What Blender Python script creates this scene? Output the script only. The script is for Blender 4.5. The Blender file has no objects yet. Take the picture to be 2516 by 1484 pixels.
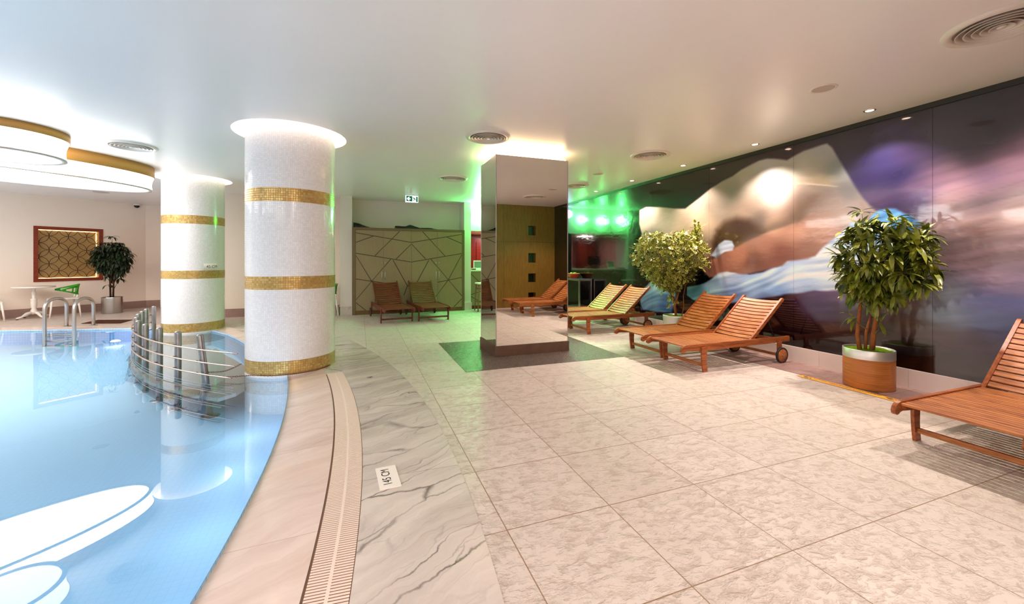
import bpy, bmesh, math, random
import numpy as np
from mathutils import Vector, Matrix, noise

random.seed(7)
SC = bpy.context.scene
COL = SC.collection
PI = math.pi
R = math.radians

# ------------------------------------------------------------------ camera
CAM_H = 1.35
YAW = 20.46
cam = bpy.data.cameras.new('camera')
cam.sensor_width = 36.0
cam.lens = 36.0 * 1000.0 / 2516.0
cam.shift_y = -101.0 / 2516.0
cam.clip_end = 80
cam.clip_start = 0.05
camo = bpy.data.objects.new('camera', cam)
COL.objects.link(camo)
camo.location = (0, 0, CAM_H)
camo.rotation_euler = (R(90), 0, R(-YAW))
SC.camera = camo

# ------------------------------------------------------------------ world + exposure
w = bpy.data.worlds.new('world')
SC.world = w
w.use_nodes = True
w.node_tree.nodes['Background'].inputs[0].default_value = (1.0, 0.93, 0.88, 1)
w.node_tree.nodes['Background'].inputs[1].default_value = 0.3
vs = SC.view_settings
vs.view_transform = 'Standard'
vs.look = 'None'
vs.exposure = 0.92
vs.gamma = 1.0
vs.use_curve_mapping = False

ZC = 2.97      # ceiling height
XW = 5.47      # mural wall
WATER = -0.03

# light strengths (all belong to fixtures built below, some added only for fill)
E_PENDANT = 4.2
E_COVE = 4.0
E_STRIP = 9.0
W_DOWN = 128.0
W_GREEN = 48.0
W_NEON = 7.0
W_FILL = 46.0
W_POOL = 1.3


def area_light(name, loc, size, power, color, rot=(0, 0, 0), size_y=None, spread=180):
    l = bpy.data.lights.new(name, 'AREA')
    l.energy = power
    l.color = color
    if size_y:
        l.shape = 'RECTANGLE'
        l.size = size
        l.size_y = size_y
    else:
        l.shape = 'DISK'
        l.size = size
    l.spread = R(spread)
    o = bpy.data.objects.new(name, l)
    o.location = loc
    o.rotation_euler = rot
    COL.objects.link(o)
    return o


# ------------------------------------------------------------------ materials
def srgb(r, g=None, b=None):
    if g is None:
        r, g, b = r
    f = lambda c: (c / 255 / 12.92) if c / 255 <= 0.04045 else ((c / 255 + 0.055) / 1.055) ** 2.4
    return (f(r), f(g), f(b), 1)


class NT:
    """small helper for building node trees"""
    def __init__(self, name):
        self.m = bpy.data.materials.new(name)
        self.m.use_nodes = True
        self.t = self.m.node_tree
        self.b = self.t.nodes['Principled BSDF']
        self.out = self.t.nodes['Material Output']

    def n(self, typ, **kw):
        nd = self.t.nodes.new(typ)
        for k, v in kw.items():
            if k.startswith('i_'):
                key = k[2:]
                key = int(key) if key.isdigit() else key.replace('_', ' ')
                self.set(nd.inputs[key], v)
            else:
                setattr(nd, k, v)
        return nd

    def set(self, sock, v):
        if isinstance(v, bpy.types.NodeSocket):
            self.t.links.new(v, sock)
        elif isinstance(v, bpy.types.Node):
            self.t.links.new(v.outputs[0], sock)
        else:
            sock.default_value = v

    def math(self, op, a, b=0.0, c=0.0):
        nd = self.t.nodes.new('ShaderNodeMath')
        nd.operation = op
        self.set(nd.inputs[0], a)
        self.set(nd.inputs[1], b)
        self.set(nd.inputs[2], c)
        return nd.outputs[0]

    def mix(self, f, a, b, blend='MIX'):
        nd = self.t.nodes.new('ShaderNodeMix')
        nd.data_type = 'RGBA'
        nd.blend_type = blend
        self.set(nd.inputs[0], f)
        self.set(nd.inputs[6], a)
        self.set(nd.inputs[7], b)
        return nd.outputs[2]

    def ramp(self, f, stops):
        nd = self.t.nodes.new('ShaderNodeValToRGB')
        self.set(nd.inputs[0], f)
        el = nd.color_ramp.elements
        while len(el) < len(stops):
            el.new(0.5)
        for e, (p, c) in zip(el, stops):
            e.position = p
            e.color = c if len(c) == 4 else (*c, 1)
        return nd.outputs[0]

    def coord(self, kind='Object'):
        return self.t.nodes.new('ShaderNodeTexCoord').outputs[kind]

    def mapping(self, vec, loc=(0, 0, 0), rot=(0, 0, 0), scale=(1, 1, 1)):
        nd = self.t.nodes.new('ShaderNodeMapping')
        self.set(nd.inputs[0], vec)
        nd.inputs[1].default_value = loc
        nd.inputs[2].default_value = rot
        nd.inputs[3].default_value = scale
        return nd.outputs[0]

    def noise(self, vec, scale, detail=3, rough=0.5, dist=0.0):
        nd = self.t.nodes.new('ShaderNodeTexNoise')
        self.set(nd.inputs['Vector'], vec)
        nd.inputs['Scale'].default_value = scale
        nd.inputs['Detail'].default_value = detail
        nd.inputs['Roughness'].default_value = rough
        nd.inputs['Distortion'].default_value = dist
        return nd.outputs[0]

    def bump(self, h, strength=0.3, dist=0.01):
        nd = self.t.nodes.new('ShaderNodeBump')
        nd.inputs['Strength'].default_value = strength
        nd.inputs['Distance'].default_value = dist
        self.set(nd.inputs['Height'], h)
        self.t.links.new(nd.outputs[0], self.b.inputs['Normal'])
        return nd.outputs[0]

    def base(self, c=None, rough=None, metal=None, spec=None, coat=None):
        if c is not None:
            self.set(self.b.inputs['Base Color'], c)
        if rough is not None:
            self.set(self.b.inputs['Roughness'], rough)
        if metal is not None:
            self.set(self.b.inputs['Metallic'], metal)
        if spec is not None:
            self.set(self.b.inputs['Specular IOR Level'], spec)
        if coat is not None:
            self.set(self.b.inputs['Coat Weight'], coat)
        return self


def plain(name, rgb, rough=0.5, metal=0.0, spec=0.5, var=0.0, vscale=8.0, bump=0.0, bscale=60.0):
    k = NT(name)
    c = srgb(rgb)
    k.base(c, rough, metal, spec)
    if var or bump:
        co = k.coord()
        if var:
            nz = k.noise(co, vscale, 4)
            d = tuple(x * (1 - var) for x in c[:3]) + (1,)
            k.base(k.mix(nz, d, tuple(min(1, x * (1 + var * 0.6)) for x in c[:3]) + (1,)))
        if bump:
            k.bump(k.noise(co, bscale, 3), bump, 0.004)
    return k.m


def emit(name, rgb, strength):
    k = NT(name)
    k.base(srgb(rgb), 0.5)
    k.b.inputs['Emission Color'].default_value = srgb(rgb)
    k.b.inputs['Emission Strength'].default_value = strength
    return k.m


M = {}
M['ceiling'] = plain('ceiling_paint', (245, 238, 233), 0.30, 0, 0.55, 0.05, 0.7, 0.04, 1.6)
M['wall'] = plain('wall_paint', (244, 226, 208), 0.75, 0, 0.3, 0.04, 1.2)
M['wall_white'] = plain('wall_white', (224, 214, 204), 0.6, 0, 0.3, 0.03, 2)
M['wall_pink'] = plain('wall_pink', (222, 160, 148), 0.6)
M['steel'] = plain('brushed_steel', (190, 186, 182), 0.28, 1.0, 0.5, 0.12, 6)
M['steel_dull'] = plain('worn_steel', (150, 148, 146), 0.35, 1.0, 0.5, 0.35, 14)
M['rod'] = plain('rail_rod', (205, 180, 165), 0.32, 0.9, 0.5, 0.3, 9)
M['rust'] = plain('rust', (110, 62, 30), 0.8, 0.2)
M['white_plastic'] = plain('white_plastic', (236, 226, 216), 0.4)
M['vent_white'] = plain('vent_white', (226, 214, 202), 0.35)
M['black'] = plain('black', (8, 8, 9), 0.4)
M['throat'] = plain('vent_throat', (150, 138, 126), 0.6)
M['black_gloss'] = plain('black_gloss', (5, 5, 6), 0.08)
M['dark_strip'] = plain('dark_strip', (34, 28, 20), 0.45, 0, 0.5, 0.3, 5)
M['tarp'] = plain('black_tarpaulin', (14, 14, 15), 0.55, 0, 0.5, 0.4, 10, 0.6, 14)
M['green_plastic'] = plain('green_plastic', (46, 150, 22), 0.2)
M['tyre'] = plain('rubber', (38, 26, 20), 0.7)
M['soil'] = plain('moss', (104, 140, 20), 0.95, 0, 0.1, 0.5, 30, 1.0, 60)
M['bark'] = plain('bark', (158, 92, 48), 0.8, 0, 0.2, 0.45, 14, 0.8, 40)
M['bark_dark'] = plain('bark_dark', (70, 42, 28), 0.8, 0, 0.2, 0.4, 14)
M['text'] = plain('lettering', (30, 24, 22), 0.6)
M['plate'] = plain('sign_plate', (240, 228, 218), 0.35)
M['laptop'] = plain('laptop_shell', (246, 236, 232), 0.35)
M['screen'] = plain('screen_off', (120, 142, 134), 0.2)
M['paper'] = plain('paper', (225, 220, 205), 0.7)
M['exit_white'] = emit('exit_white', (225, 240, 245), 0.55)
M['exit_green'] = emit('exit_green', (0, 96, 62), 0.25)
M['glow'] = emit('lamp_diffuser', (255, 249, 246), E_PENDANT)
M['cove'] = emit('cove_light', (255, 242, 234), E_COVE)
M['strip'] = emit('led_strip', (255, 226, 180), E_STRIP)
M['led_warm'] = emit('led_warm', (255, 226, 160), 2.2)
M['down'] = emit('downlight_lens', (255, 214, 190), 10.0)
M['green_lamp'] = emit('green_lamp', (120, 255, 150), 26.0)
M['neon'] = emit('neon_violet', (150, 70, 255), 16.0)
M['pool_lamp'] = emit('pool_lamp', (200, 205, 255), 9.0)
M['skirt_stone'] = plain('skirting_stone', (226, 206, 196), 0.35, 0, 0.5, 0.12, 2.5)
M['gold_band'] = plain('gold_fascia', (196, 142, 70), 0.5, 0.1, 0.5, 0.05, 3)
M['rim_grey'] = plain('rim_grey', (196, 182, 172), 0.45)
M['mat'] = plain('brown_mat', (84, 52, 36), 0.9, 0, 0.1, 0.3, 20)
M['plinth_stone'] = plain('brown_stone', (98, 70, 54), 0.4, 0, 0.5, 0.45, 9, 0.3, 20)
M['skirt_wood'] = plain('skirting_grey', (160, 128, 116), 0.5, 0, 0.4, 0.2, 7)
M['stool_wood'] = plain('stool_wood', (120, 84, 50), 0.5)
M['cup_red'] = plain('red_lacquer', (190, 42, 16), 0.35)
M['wicker'] = plain('wicker', (196, 130, 62), 0.6, 0, 0.3, 0.4, 60)
M['apple_g'] = plain('green_apple', (150, 176, 40), 0.3, 0, 0.5, 0.2, 12)
M['apple_r'] = plain('red_apple', (196, 90, 50), 0.3, 0, 0.5, 0.3, 12)
M['glass_top'] = plain('glass_top', (90, 110, 116), 0.06, 0.4)


def wood(name, c1, c2, scale=1.0, rough=0.38, axis=0, rings=14.0):
    k = NT(name)
    co = k.coord()
    sc = [1.5, 1.5, 1.5]
    for i in range(3):
        if i != axis:
            sc[i] = rings
    mp = k.mapping(co, scale=tuple(s * scale for s in sc))
    n1 = k.noise(mp, 3.0, 5, 0.6, 0.6)
    n2 = k.noise(co, 1.7, 2)
    c = k.mix(k.ramp(n1, [(0.36, (0, 0, 0)), (0.62, (1, 1, 1))]), srgb(c1), srgb(c2))
    c = k.mix(k.math('MULTIPLY', n2, 0.35), c, srgb(c1))
    k.base(c, rough, 0, 0.45)
    k.bump(n1, 0.08, 0.002)
    return k.m


M['teak'] = wood('teak', (142, 76, 32), (200, 126, 68), 1.0, 0.42, 1)
M['teak_x'] = wood('teak_rail', (122, 56, 24), (176, 98, 46), 1.0, 0.4, 0)
M['frame_wood'] = wood('mahogany', (112, 34, 10), (150, 52, 18), 1.0, 0.4, 0)
M['panel_wood'] = wood('veneer_panel', (112, 80, 26), (140, 104, 42), 0.8, 0.35, 2, 22)
M['red_wood'] = wood('red_veneer', (96, 18, 10), (130, 30, 16), 1.0, 0.35, 0)


def stripes(name, c1, c2):
    k = NT(name)
    co = k.coord()
    n = k.noise(k.mapping(co, scale=(2.5, 2.5, 120)), 1.6, 4, 0.6)
    k.base(k.mix(k.ramp(n, [(0.35, (0, 0, 0)), (0.65, (1, 1, 1))]), srgb(c1), srgb(c2)), 0.45)
    return k.m


M['planter_wood'] = stripes('bamboo_wrap', (160, 88, 30), (196, 122, 58))
M['planter_steel'] = plain('planter_steel', (224, 216, 208), 0.42, 0.75, 0.5, 0.06, 5)


def mirror_mat():
    k = NT('mirror')
    k.base((0.83, 0.80, 0.77, 1), 0.006, 1.0)
    return k.m


M['mirror'] = mirror_mat()


def floor_mat(name, tile, ox, oy, c_base, c_lo, c_hi, grout, dent=1.0, rough=0.33):
    k = NT(name)
    co = k.coord()
    sep = k.n('ShaderNodeSeparateXYZ', i_0=co)
    masks = []
    ids = []
    for ax, off in ((0, ox), (1, oy)):
        v = k.math('DIVIDE', k.math('SUBTRACT', sep.outputs[ax], off), tile)
        fr = k.math('FRACT', v)
        ids.append(k.math('FLOOR', v))
        d = k.math('ABSOLUTE', k.math('SUBTRACT', fr, 0.5))
        masks.append(k.math('GREATER_THAN', d, 0.5 - 0.0028 / tile))
    g = k.math('MAXIMUM', masks[0], masks[1])
    cmb = k.n('ShaderNodeCombineXYZ', i_0=ids[0], i_1=ids[1])
    wn = k.n('ShaderNodeTexWhiteNoise', i_0=cmb.outputs[0])
    # chiselled dents, oriented differently per tile
    voff = k.n('ShaderNodeVectorMath', operation='MULTIPLY_ADD')
    k.set(voff.inputs[0], wn.outputs['Color'])
    voff.inputs[1].default_value = (9, 9, 9)
    k.set(voff.inputs[2], co)
    mp = k.mapping(voff.outputs[0], scale=(1.0, 1.5, 1))
    n1 = k.noise(mp, 12.0, 4, 0.56, 0.35)
    n2 = k.noise(co, 60.0, 3, 0.6)
    n3 = k.noise(mp, 3.0, 3, 0.5)
    n4 = k.noise(mp, 26.0, 4, 0.6, 0.5)
    dents = k.math('MULTIPLY', k.ramp(n1, [(0.35, (0, 0, 0)), (0.50, (1, 1, 1))]), k.ramp(n4, [(0.33, (0.45, 0.45, 0.45)), (0.50, (1, 1, 1))]))
    dark = k.math('MULTIPLY', k.math('SUBTRACT', 1.0, dents), 0.62)
    c = k.mix(n3, srgb(c_base), srgb(c_hi))
    c = k.mix(k.math('MULTIPLY', dark, k.ramp(n2, [(0.3, (0.25, 0.25, 0.25)), (0.7, (1, 1, 1))])), c, srgb(c_lo))
    c = k.mix(k.math('MULTIPLY', wn.outputs[0], 0.16), c, srgb(c_lo))
    c = k.mix(g, c, srgb(grout))
    k.base(c, k.math('ADD', rough, k.math('MULTIPLY', n2, 0.12)), 0, 0.5)
    h = k.math('ADD', k.math('MULTIPLY', dents, dent), k.math('MULTIPLY', n2, 0.12))
    h = k.math('SUBTRACT', h, k.math('MULTIPLY', g, 1.5))
    k.bump(h, 0.6, 0.007)
    return k.m


M['floor'] = floor_mat('stone_tiles', 0.6, 0.09, 0.12, (208, 192, 181), (154, 130, 112), (218, 202, 191), (150, 118, 92))
M['pad'] = floor_mat('dark_stone_tiles', 0.6, 0.09, 0.12, (98, 84, 76), (66, 54, 48), (112, 96, 88), (66, 54, 48), 0.6, 0.22)
M['border'] = floor_mat('border_stone', 0.6, 0.09, 0.12, (150, 118, 112), (112, 84, 80), (168, 134, 124), (110, 84, 76), 0.5, 0.3)


def marble(name, c0, c1, vein, strong, joint_c=None, circle=None, ang=0.0705, rough=0.16, seed=0.0, pink=None):
    k = NT(name)
    co = k.coord()
    sep = k.n('ShaderNodeSeparateXYZ', i_0=co)
    idn = None
    g = None
    if circle:
        a = k.math('ARCTAN2', k.math('SUBTRACT', sep.outputs[1], circle[1]), k.math('SUBTRACT', sep.outputs[0], circle[0]))
        v = k.math('DIVIDE', k.math('SUBTRACT', a, circle[2]), ang)
        idn = k.math('FLOOR', v)
        d = k.math('ABSOLUTE', k.math('SUBTRACT', k.math('FRACT', v), 0.5))
        g = k.math('GREATER_THAN', d, 0.5 - 0.0016 / (13.4 * ang))
        wn = k.n('ShaderNodeTexWhiteNoise', noise_dimensions='1D')
        k.set(wn.inputs['W'], idn)
        voff = k.n('ShaderNodeVectorMath', operation='MULTIPLY_ADD')
        k.set(voff.inputs[0], wn.outputs['Color'])
        voff.inputs[1].default_value = (13, 17, 5)
        k.set(voff.inputs[2], co)
        vec = voff.outputs[0]
    else:
        vec = co
    wv = k.n('ShaderNodeVectorMath', operation='MULTIPLY_ADD')
    nz = k.n('ShaderNodeTexNoise')
    k.set(nz.inputs['Vector'], vec)
    nz.inputs['Scale'].default_value = 2.4
    nz.inputs['Detail'].default_value = 6
    k.set(wv.inputs[0], nz.outputs['Color'])
    wv.inputs[1].default_value = (0.32, 0.32, 0.32)
    k.set(wv.inputs[2], vec)
    mp = k.mapping(k.mapping(wv.outputs[0], rot=(0, 0, -0.45)), scale=(0.55, 3.6, 1))
    vo = k.n('ShaderNodeTexVoronoi', feature='DISTANCE_TO_EDGE')
    k.set(vo.inputs['Vector'], mp)
    vo.inputs['Scale'].default_value = 1.0
    vm = k.ramp(vo.outputs[0], [(0.0, (1, 1, 1)), (0.022, (0, 0, 0))])
    vo2 = k.n('ShaderNodeTexVoronoi', feature='DISTANCE_TO_EDGE')
    k.set(vo2.inputs['Vector'], mp)
    vo2.inputs['Scale'].default_value = 3.1
    vm2 = k.ramp(vo2.outputs[0], [(0.0, (1, 1, 1)), (0.03, (0, 0, 0))])
    gate = k.ramp(k.noise(vec, 1.3, 2), [(0.42, (0, 0, 0)), (0.6, (1, 1, 1))])
    cloud = k.noise(mp, 1.6, 6, 0.65)
    c = k.mix(k.ramp(cloud, [(0.35, (0, 0, 0)), (0.65, (1, 1, 1))]), srgb(c0), srgb(c1))
    veins = k.math('MINIMUM', k.math('ADD', k.math('MULTIPLY', vm, strong), k.math('MULTIPLY', k.math('MULTIPLY', vm2, gate), strong * 0.5)), 1.0)
    veins = k.math('MULTIPLY', veins, k.ramp(k.noise(vec, 2.1, 3), [(0.35, (0.1, 0.1, 0.1)), (0.6, (1, 1, 1))]))
    c = k.mix(veins, c, srgb(vein))
    if g is not None:
        c = k.mix(g, c, srgb(joint_c))
    k.base(c, rough, 0, 0.5)
    return k.m


M['marble'] = marble('grey_marble', (184, 170, 161), (214, 200, 190), (86, 74, 68), 0.9, (140, 128, 118), (-12.95, 2.95, -0.0226), 0.0874, 0.2)
M['coping'] = marble('pink_marble', (212, 184, 170), (228, 204, 192), (176, 142, 124), 0.22, (190, 160, 144), (-14.06, 3.0, 0.02), 0.075, 0.12)
M['block_stone'] = marble('pilaster_base_stone', (196, 184, 172), (214, 202, 190), (150, 136, 124), 0.5)


def mosaic(name, c1, c2, grout, cell=0.025, metal=0.0, rough=0.14, tilt=0.5):
    k = NT(name)
    uv = k.coord('UV')
    sep = k.n('ShaderNodeSeparateXYZ', i_0=uv)
    ms, ids = [], []
    for ax in (0, 1):
        v = k.math('DIVIDE', sep.outputs[ax], cell)
        ids.append(k.math('FLOOR', v))
        d = k.math('ABSOLUTE', k.math('SUBTRACT', k.math('FRACT', v), 0.5))
        ms.append(k.math('SUBTRACT', 1.0, k.math('MULTIPLY', k.math('SUBTRACT', d, 0.40), 14.0)))
    mm = k.math('MINIMUM', ms[0], ms[1])
    mm = k.math('MINIMUM', k.math('MAXIMUM', mm, 0.0), 1.0)
    cmb = k.n('ShaderNodeCombineXYZ', i_0=ids[0], i_1=ids[1])
    wn = k.n('ShaderNodeTexWhiteNoise', i_0=cmb.outputs[0])
    c = k.mix(wn.outputs[0], srgb(c1), srgb(c2))
    c = k.mix(mm, srgb(grout), c)
    k.base(c, k.mix(mm, (0.6, 0.6, 0.6, 1), (rough, rough, rough, 1)), metal, 0.5)
    # each tessera sits a little crooked
    s2 = k.n('ShaderNodeSeparateXYZ', i_0=wn.outputs['Color'])
    fu = k.math('FRACT', k.math('DIVIDE', sep.outputs[0], cell))
    fv = k.math('FRACT', k.math('DIVIDE', sep.outputs[1], cell))
    tl = k.math('ADD', k.math('MULTIPLY', fu, k.math('SUBTRACT', s2.outputs[0], 0.5)), k.math('MULTIPLY', fv, k.math('SUBTRACT', s2.outputs[1], 0.5)))
    wob = k.noise(uv, 7.0, 2)
    h = k.math('ADD', k.math('ADD', mm, k.math('MULTIPLY', tl, tilt)), k.math('MULTIPLY', wob, 2.0))
    k.bump(h, 0.35, 0.0025)
    return k.m


M['mosaic_white'] = mosaic('white_mosaic', (230, 224, 221), (240, 236, 233), (218, 211, 206), 0.0225, 0.0, 0.12)
M['mosaic_gold'] = mosaic('gold_mosaic', (184, 144, 72), (216, 184, 116), (146, 114, 62), 0.0265, 0.35, 0.26)


def pool_mat():
    k = NT('pool_mosaic')
    co = k.coord()
    sep = k.n('ShaderNodeSeparateXYZ', i_0=co)
    ms = []
    for ax in (0, 1):
        v = k.math('DIVIDE', sep.outputs[ax], 0.05)
        d = k.math('ABSOLUTE', k.math('SUBTRACT', k.math('FRACT', v), 0.5))
        ms.append(k.math('GREATER_THAN', d, 0.46))
    g = k.math('MAXIMUM', ms[0], ms[1])
    c = k.mix(k.noise(co, 0.8, 2), srgb(188, 224, 246), srgb(200, 230, 246))
    c = k.mix(k.math('MULTIPLY', g, 0.18), c, srgb(130, 180, 205))
    k.base(c, 0.5)
    return k.m


M['pool'] = pool_mat()
M['pool_wall'] = mosaic('pool_wall_mosaic', (150, 196, 236), (164, 208, 242), (120, 170, 216), 0.05, 0, 0.35)
M['shallow'] = plain('shallow_floor', (178, 170, 160), 0.6, 0, 0.3, 0.08, 2)


def water_mat():
    k = NT('water')
    t = k.t
    t.nodes.remove(k.b)
    tr = k.n('ShaderNodeBsdfTransparent')
    tr.inputs[0].default_value = (0.885, 0.965, 1.0, 1)
    gl = k.n('ShaderNodeBsdfGlossy')
    gl.inputs['Roughness'].default_value = 0.0
    gl.inputs[0].default_value = (1, 1, 1, 1)
    fr = k.n('ShaderNodeFresnel')
    fr.inputs[0].default_value = 1.36
    co = k.coord()
    bp = k.n('ShaderNodeBump')
    bp.inputs['Strength'].default_value = 0.035
    bp.inputs['Distance'].default_value = 0.02
    k.set(bp.inputs['Height'], k.noise(co, 0.9, 2))
    t.links.new(bp.outputs[0], gl.inputs['Normal'])
    mx = k.n('ShaderNodeMixShader')
    t.links.new(fr.outputs[0], mx.inputs[0])
    t.links.new(tr.outputs[0], mx.inputs[1])
    t.links.new(gl.outputs[0], mx.inputs[2])
    t.links.new(mx.outputs[0], k.out.inputs[0])
    return k.m


M['water'] = water_mat()


def net_mat():
    k = NT('net')
    uv = k.coord('UV')
    sep = k.n('ShaderNodeSeparateXYZ', i_0=uv)
    ms = []
    a = k.math('ADD', sep.outputs[0], sep.outputs[1])
    b = k.math('SUBTRACT', sep.outputs[0], sep.outputs[1])
    for v in (a, b):
        d = k.math('ABSOLUTE', k.math('SUBTRACT', k.math('FRACT', k.math('DIVIDE', v, 0.03)), 0.5))
        ms.append(k.math('GREATER_THAN', d, 0.42))
    g = k.math('MAXIMUM', ms[0], ms[1])
    k.base(srgb(58, 92, 130), 0.7)
    k.set(k.b.inputs['Alpha'], k.math('MULTIPLY', g, 0.75))
    return k.m


M['net'] = net_mat()


def leaf_mat(name, c1, c2, rough=0.4):
    k = NT(name)
    co = k.coord()
    n = k.noise(co, 9.0, 3)
    k.base(k.mix(k.ramp(n, [(0.35, (0, 0, 0)), (0.65, (1, 1, 1))]), srgb(c1), srgb(c2)), rough)
    k.b.inputs['Subsurface Weight'].default_value = 0.0
    return k.m


M['leaf'] = leaf_mat('mango_leaf', (50, 68, 14), (150, 154, 48), 0.36)
M['leaf_dark'] = leaf_mat('dark_leaf', (22, 34, 22), (44, 62, 34), 0.35)
M['leaf_var'] = leaf_mat('variegated_leaf', (92, 112, 10), (142, 150, 24), 0.4)
M['leaf_edge'] = leaf_mat('cream_leaf_edge', (214, 200, 96), (238, 222, 140), 0.45)


def cabinet_mat():
    k = NT('cabinet_veneer')
    co = k.coord()
    mp = k.mapping(co, scale=(12, 12, 1.2))
    n = k.noise(mp, 4, 5, 0.65)
    n2 = k.noise(co, 2.0, 3)
    c = k.mix(n, srgb(134, 114, 80), srgb(160, 138, 102))
    c = k.mix(k.math('MULTIPLY', n2, 0.5), c, srgb(124, 104, 70))
    k.base(c, 0.42)
    return k.m


M['cabinet'] = cabinet_mat()
M['groove'] = plain('groove', (74, 60, 38), 0.6)
M['cab_frame'] = plain('cabinet_frame', (112, 92, 60), 0.45, 0, 0.4, 0.15, 9)
M['cab_plinth'] = plain('cabinet_plinth', (108, 70, 28), 0.5)


def tape_mat():
    k = NT('yellow_tape')
    k.base(srgb(240, 170, 60), 0.5)
    return k.m


M['tape'] = tape_mat()


def screen_back():
    k = NT('backlit_screen')
    co = k.coord()
    k.base(k.mix(k.noise(co, 1.2, 1), srgb(168, 128, 70), srgb(196, 160, 104)), 0.35)
    return k.m


M['screen_back'] = screen_back()


def mural_mat():
    k = NT('mural_print')
    a = k.n('ShaderNodeAttribute')
    a.attribute_name = 'paint'
    k.base(a.outputs['Color'], 0.12, 0, 0.4)
    k.b.inputs['Coat Weight'].default_value = 1.0
    k.b.inputs['Coat Roughness'].default_value = 0.05
    k.b.inputs['Coat IOR'].default_value = 1.5
    co = k.coord()
    mp = k.mapping(co, scale=(1, 1, 2.2))
    n = k.noise(mp, 2.2, 3, 0.6)
    k.bump(n, 0.22, 0.03)
    return k.m


M['mural'] = mural_mat()


# ------------------------------------------------------------------ mesh helpers
class MB:
    def __init__(self):
        self.v = []
        self.f = []
        self.mi = []
        self.uv = {}
        self.smooth = []

    def vert(self, *p):
        self.v.append(tuple(p))
        return len(self.v) - 1

    def face(self, idx, mi=0, uv=None, smooth=False):
        self.f.append(tuple(idx))
        self.mi.append(mi)
        self.smooth.append(smooth)
        if uv:
            self.uv[len(self.f) - 1] = uv

    def box(self, x0, x1, y0, y1, z0, z1, mi=0, T=None, bev=0.0):
        if bev > 0:
            return self.bbox(x0, x1, y0, y1, z0, z1, bev, mi, T)
        c = [(x, y, z) for z in (z0, z1) for y in (y0, y1) for x in (x0, x1)]
        if T is not None:
            c = [tuple(T @ Vector(p)) for p in c]
        b = len(self.v)
        self.v += c
        for q in ((0, 2, 3, 1), (4, 5, 7, 6), (0, 1, 5, 4), (2, 6, 7, 3), (0, 4, 6, 2), (1, 3, 7, 5)):
            self.face([b + i for i in q], mi)
        return self

    def bbox(self, x0, x1, y0, y1, z0, z1, e, mi=0, T=None):
        """box with chamfered edges"""
        bm = bmesh.new()
        bmesh.ops.create_cube(bm, size=1)
        for v in bm.verts:
            v.co = Vector(((x0 + x1) / 2 + v.co.x * (x1 - x0), (y0 + y1) / 2 + v.co.y * (y1 - y0), (z0 + z1) / 2 + v.co.z * (z1 - z0)))
        bmesh.ops.bevel(bm, geom=bm.edges[:], offset=e, segments=2, affect='EDGES', profile=0.6)
        self.add_bm(bm, mi, T)
        return self

    def add_bm(self, bm, mi=0, T=None, smooth=False):
        b = len(self.v)
        bm.verts.index_update()
        for v in bm.verts:
            p = v.co if T is None else T @ v.co
            self.v.append(tuple(p))
        for f in bm.faces:
            self.face([b + v.index for v in f.verts], mi, None, smooth)
        bm.free()

    def tube(self, pts, r, seg=8, mi=0, closed=False, caps=True, smooth=True):
        """tube through points; r is a number or list"""
        n = len(pts)
        P = [Vector(p) for p in pts]
        rr = r if isinstance(r, (list, tuple)) else [r] * n
        rings = []
        prev = None
        for i in range(n):
            if closed:
                t = P[(i + 1) % n] - P[i - 1]
            else:
                t = P[min(i + 1, n - 1)] - P[max(i - 1, 0)]
            t.normalize()
            if prev is None:
                up = Vector((0, 0, 1)) if abs(t.z) < 0.9 else Vector((1, 0, 0))
                a = t.cross(up).normalized()
            else:
                a = prev - t * prev.dot(t)
                if a.length < 1e-6:
                    a = t.orthogonal()
                a.normalize()
            prev = a
            b = t.cross(a)
            ring = []
            for k in range(seg):
                an = 2 * PI * k / seg
                ring.append(self.vert(*(P[i] + (a * math.cos(an) + b * math.sin(an)) * rr[i])))
            rings.append(ring)
        m = n if closed else n - 1
        for i in range(m):
            A, B = rings[i], rings[(i + 1) % n]
            for k in range(seg):
                self.face((A[k], A[(k + 1) % seg], B[(k + 1) % seg], B[k]), mi, None, smooth)
        if caps and not closed:
            self.face(rings[0][::-1], mi)
            self.face(rings[-1], mi)
        return self

    def lathe(self, prof, c=(0, 0, 0), seg=48, mi=0, uvr=None, smooth=True, a0=0.0, a1=2 * PI):
        """profile of (radius, z) turned about a vertical axis"""
        full = abs(a1 - a0 - 2 * PI) < 1e-6
        cnt = seg if full else seg + 1
        rings = []
        for (r, z) in prof:
            if r < 1e-6 and full:
                rings.append([self.vert(c[0], c[1], c[2] + z)])
            else:
                rings.append([self.vert(c[0] + r * math.cos(a0 + (a1 - a0) * k / seg), c[1] + r * math.sin(a0 + (a1 - a0) * k / seg), c[2] + z) for k in range(cnt)])
        L = 0.0
        for i in range(len(prof) - 1):
            A, B = rings[i], rings[i + 1]
            dl = math.hypot(prof[i + 1][0] - prof[i][0], prof[i + 1][1] - prof[i][1])
            for k in range(seg):
                k2 = (k + 1) % cnt if full else k + 1
                u0 = uvr * k * (a1 - a0) / seg if uvr else 0
                u1 = uvr * (k + 1) * (a1 - a0) / seg if uvr else 0
                uv = [(u0, prof[i][1] + c[2]), (u1, prof[i][1] + c[2]), (u1, prof[i + 1][1] + c[2]), (u0, prof[i + 1][1] + c[2])] if uvr else None
                if len(A) == 1 and len(B) == 1:
                    continue
                if len(A) == 1:
                    self.face((A[0], B[k2], B[k]), mi, None, smooth)
                elif len(B) == 1:
                    self.face((A[k], A[k2], B[0]), mi, None, smooth)
                else:
                    self.face((A[k], A[k2], B[k2], B[k]), mi, uv, smooth)
            L += dl
        return self

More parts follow.
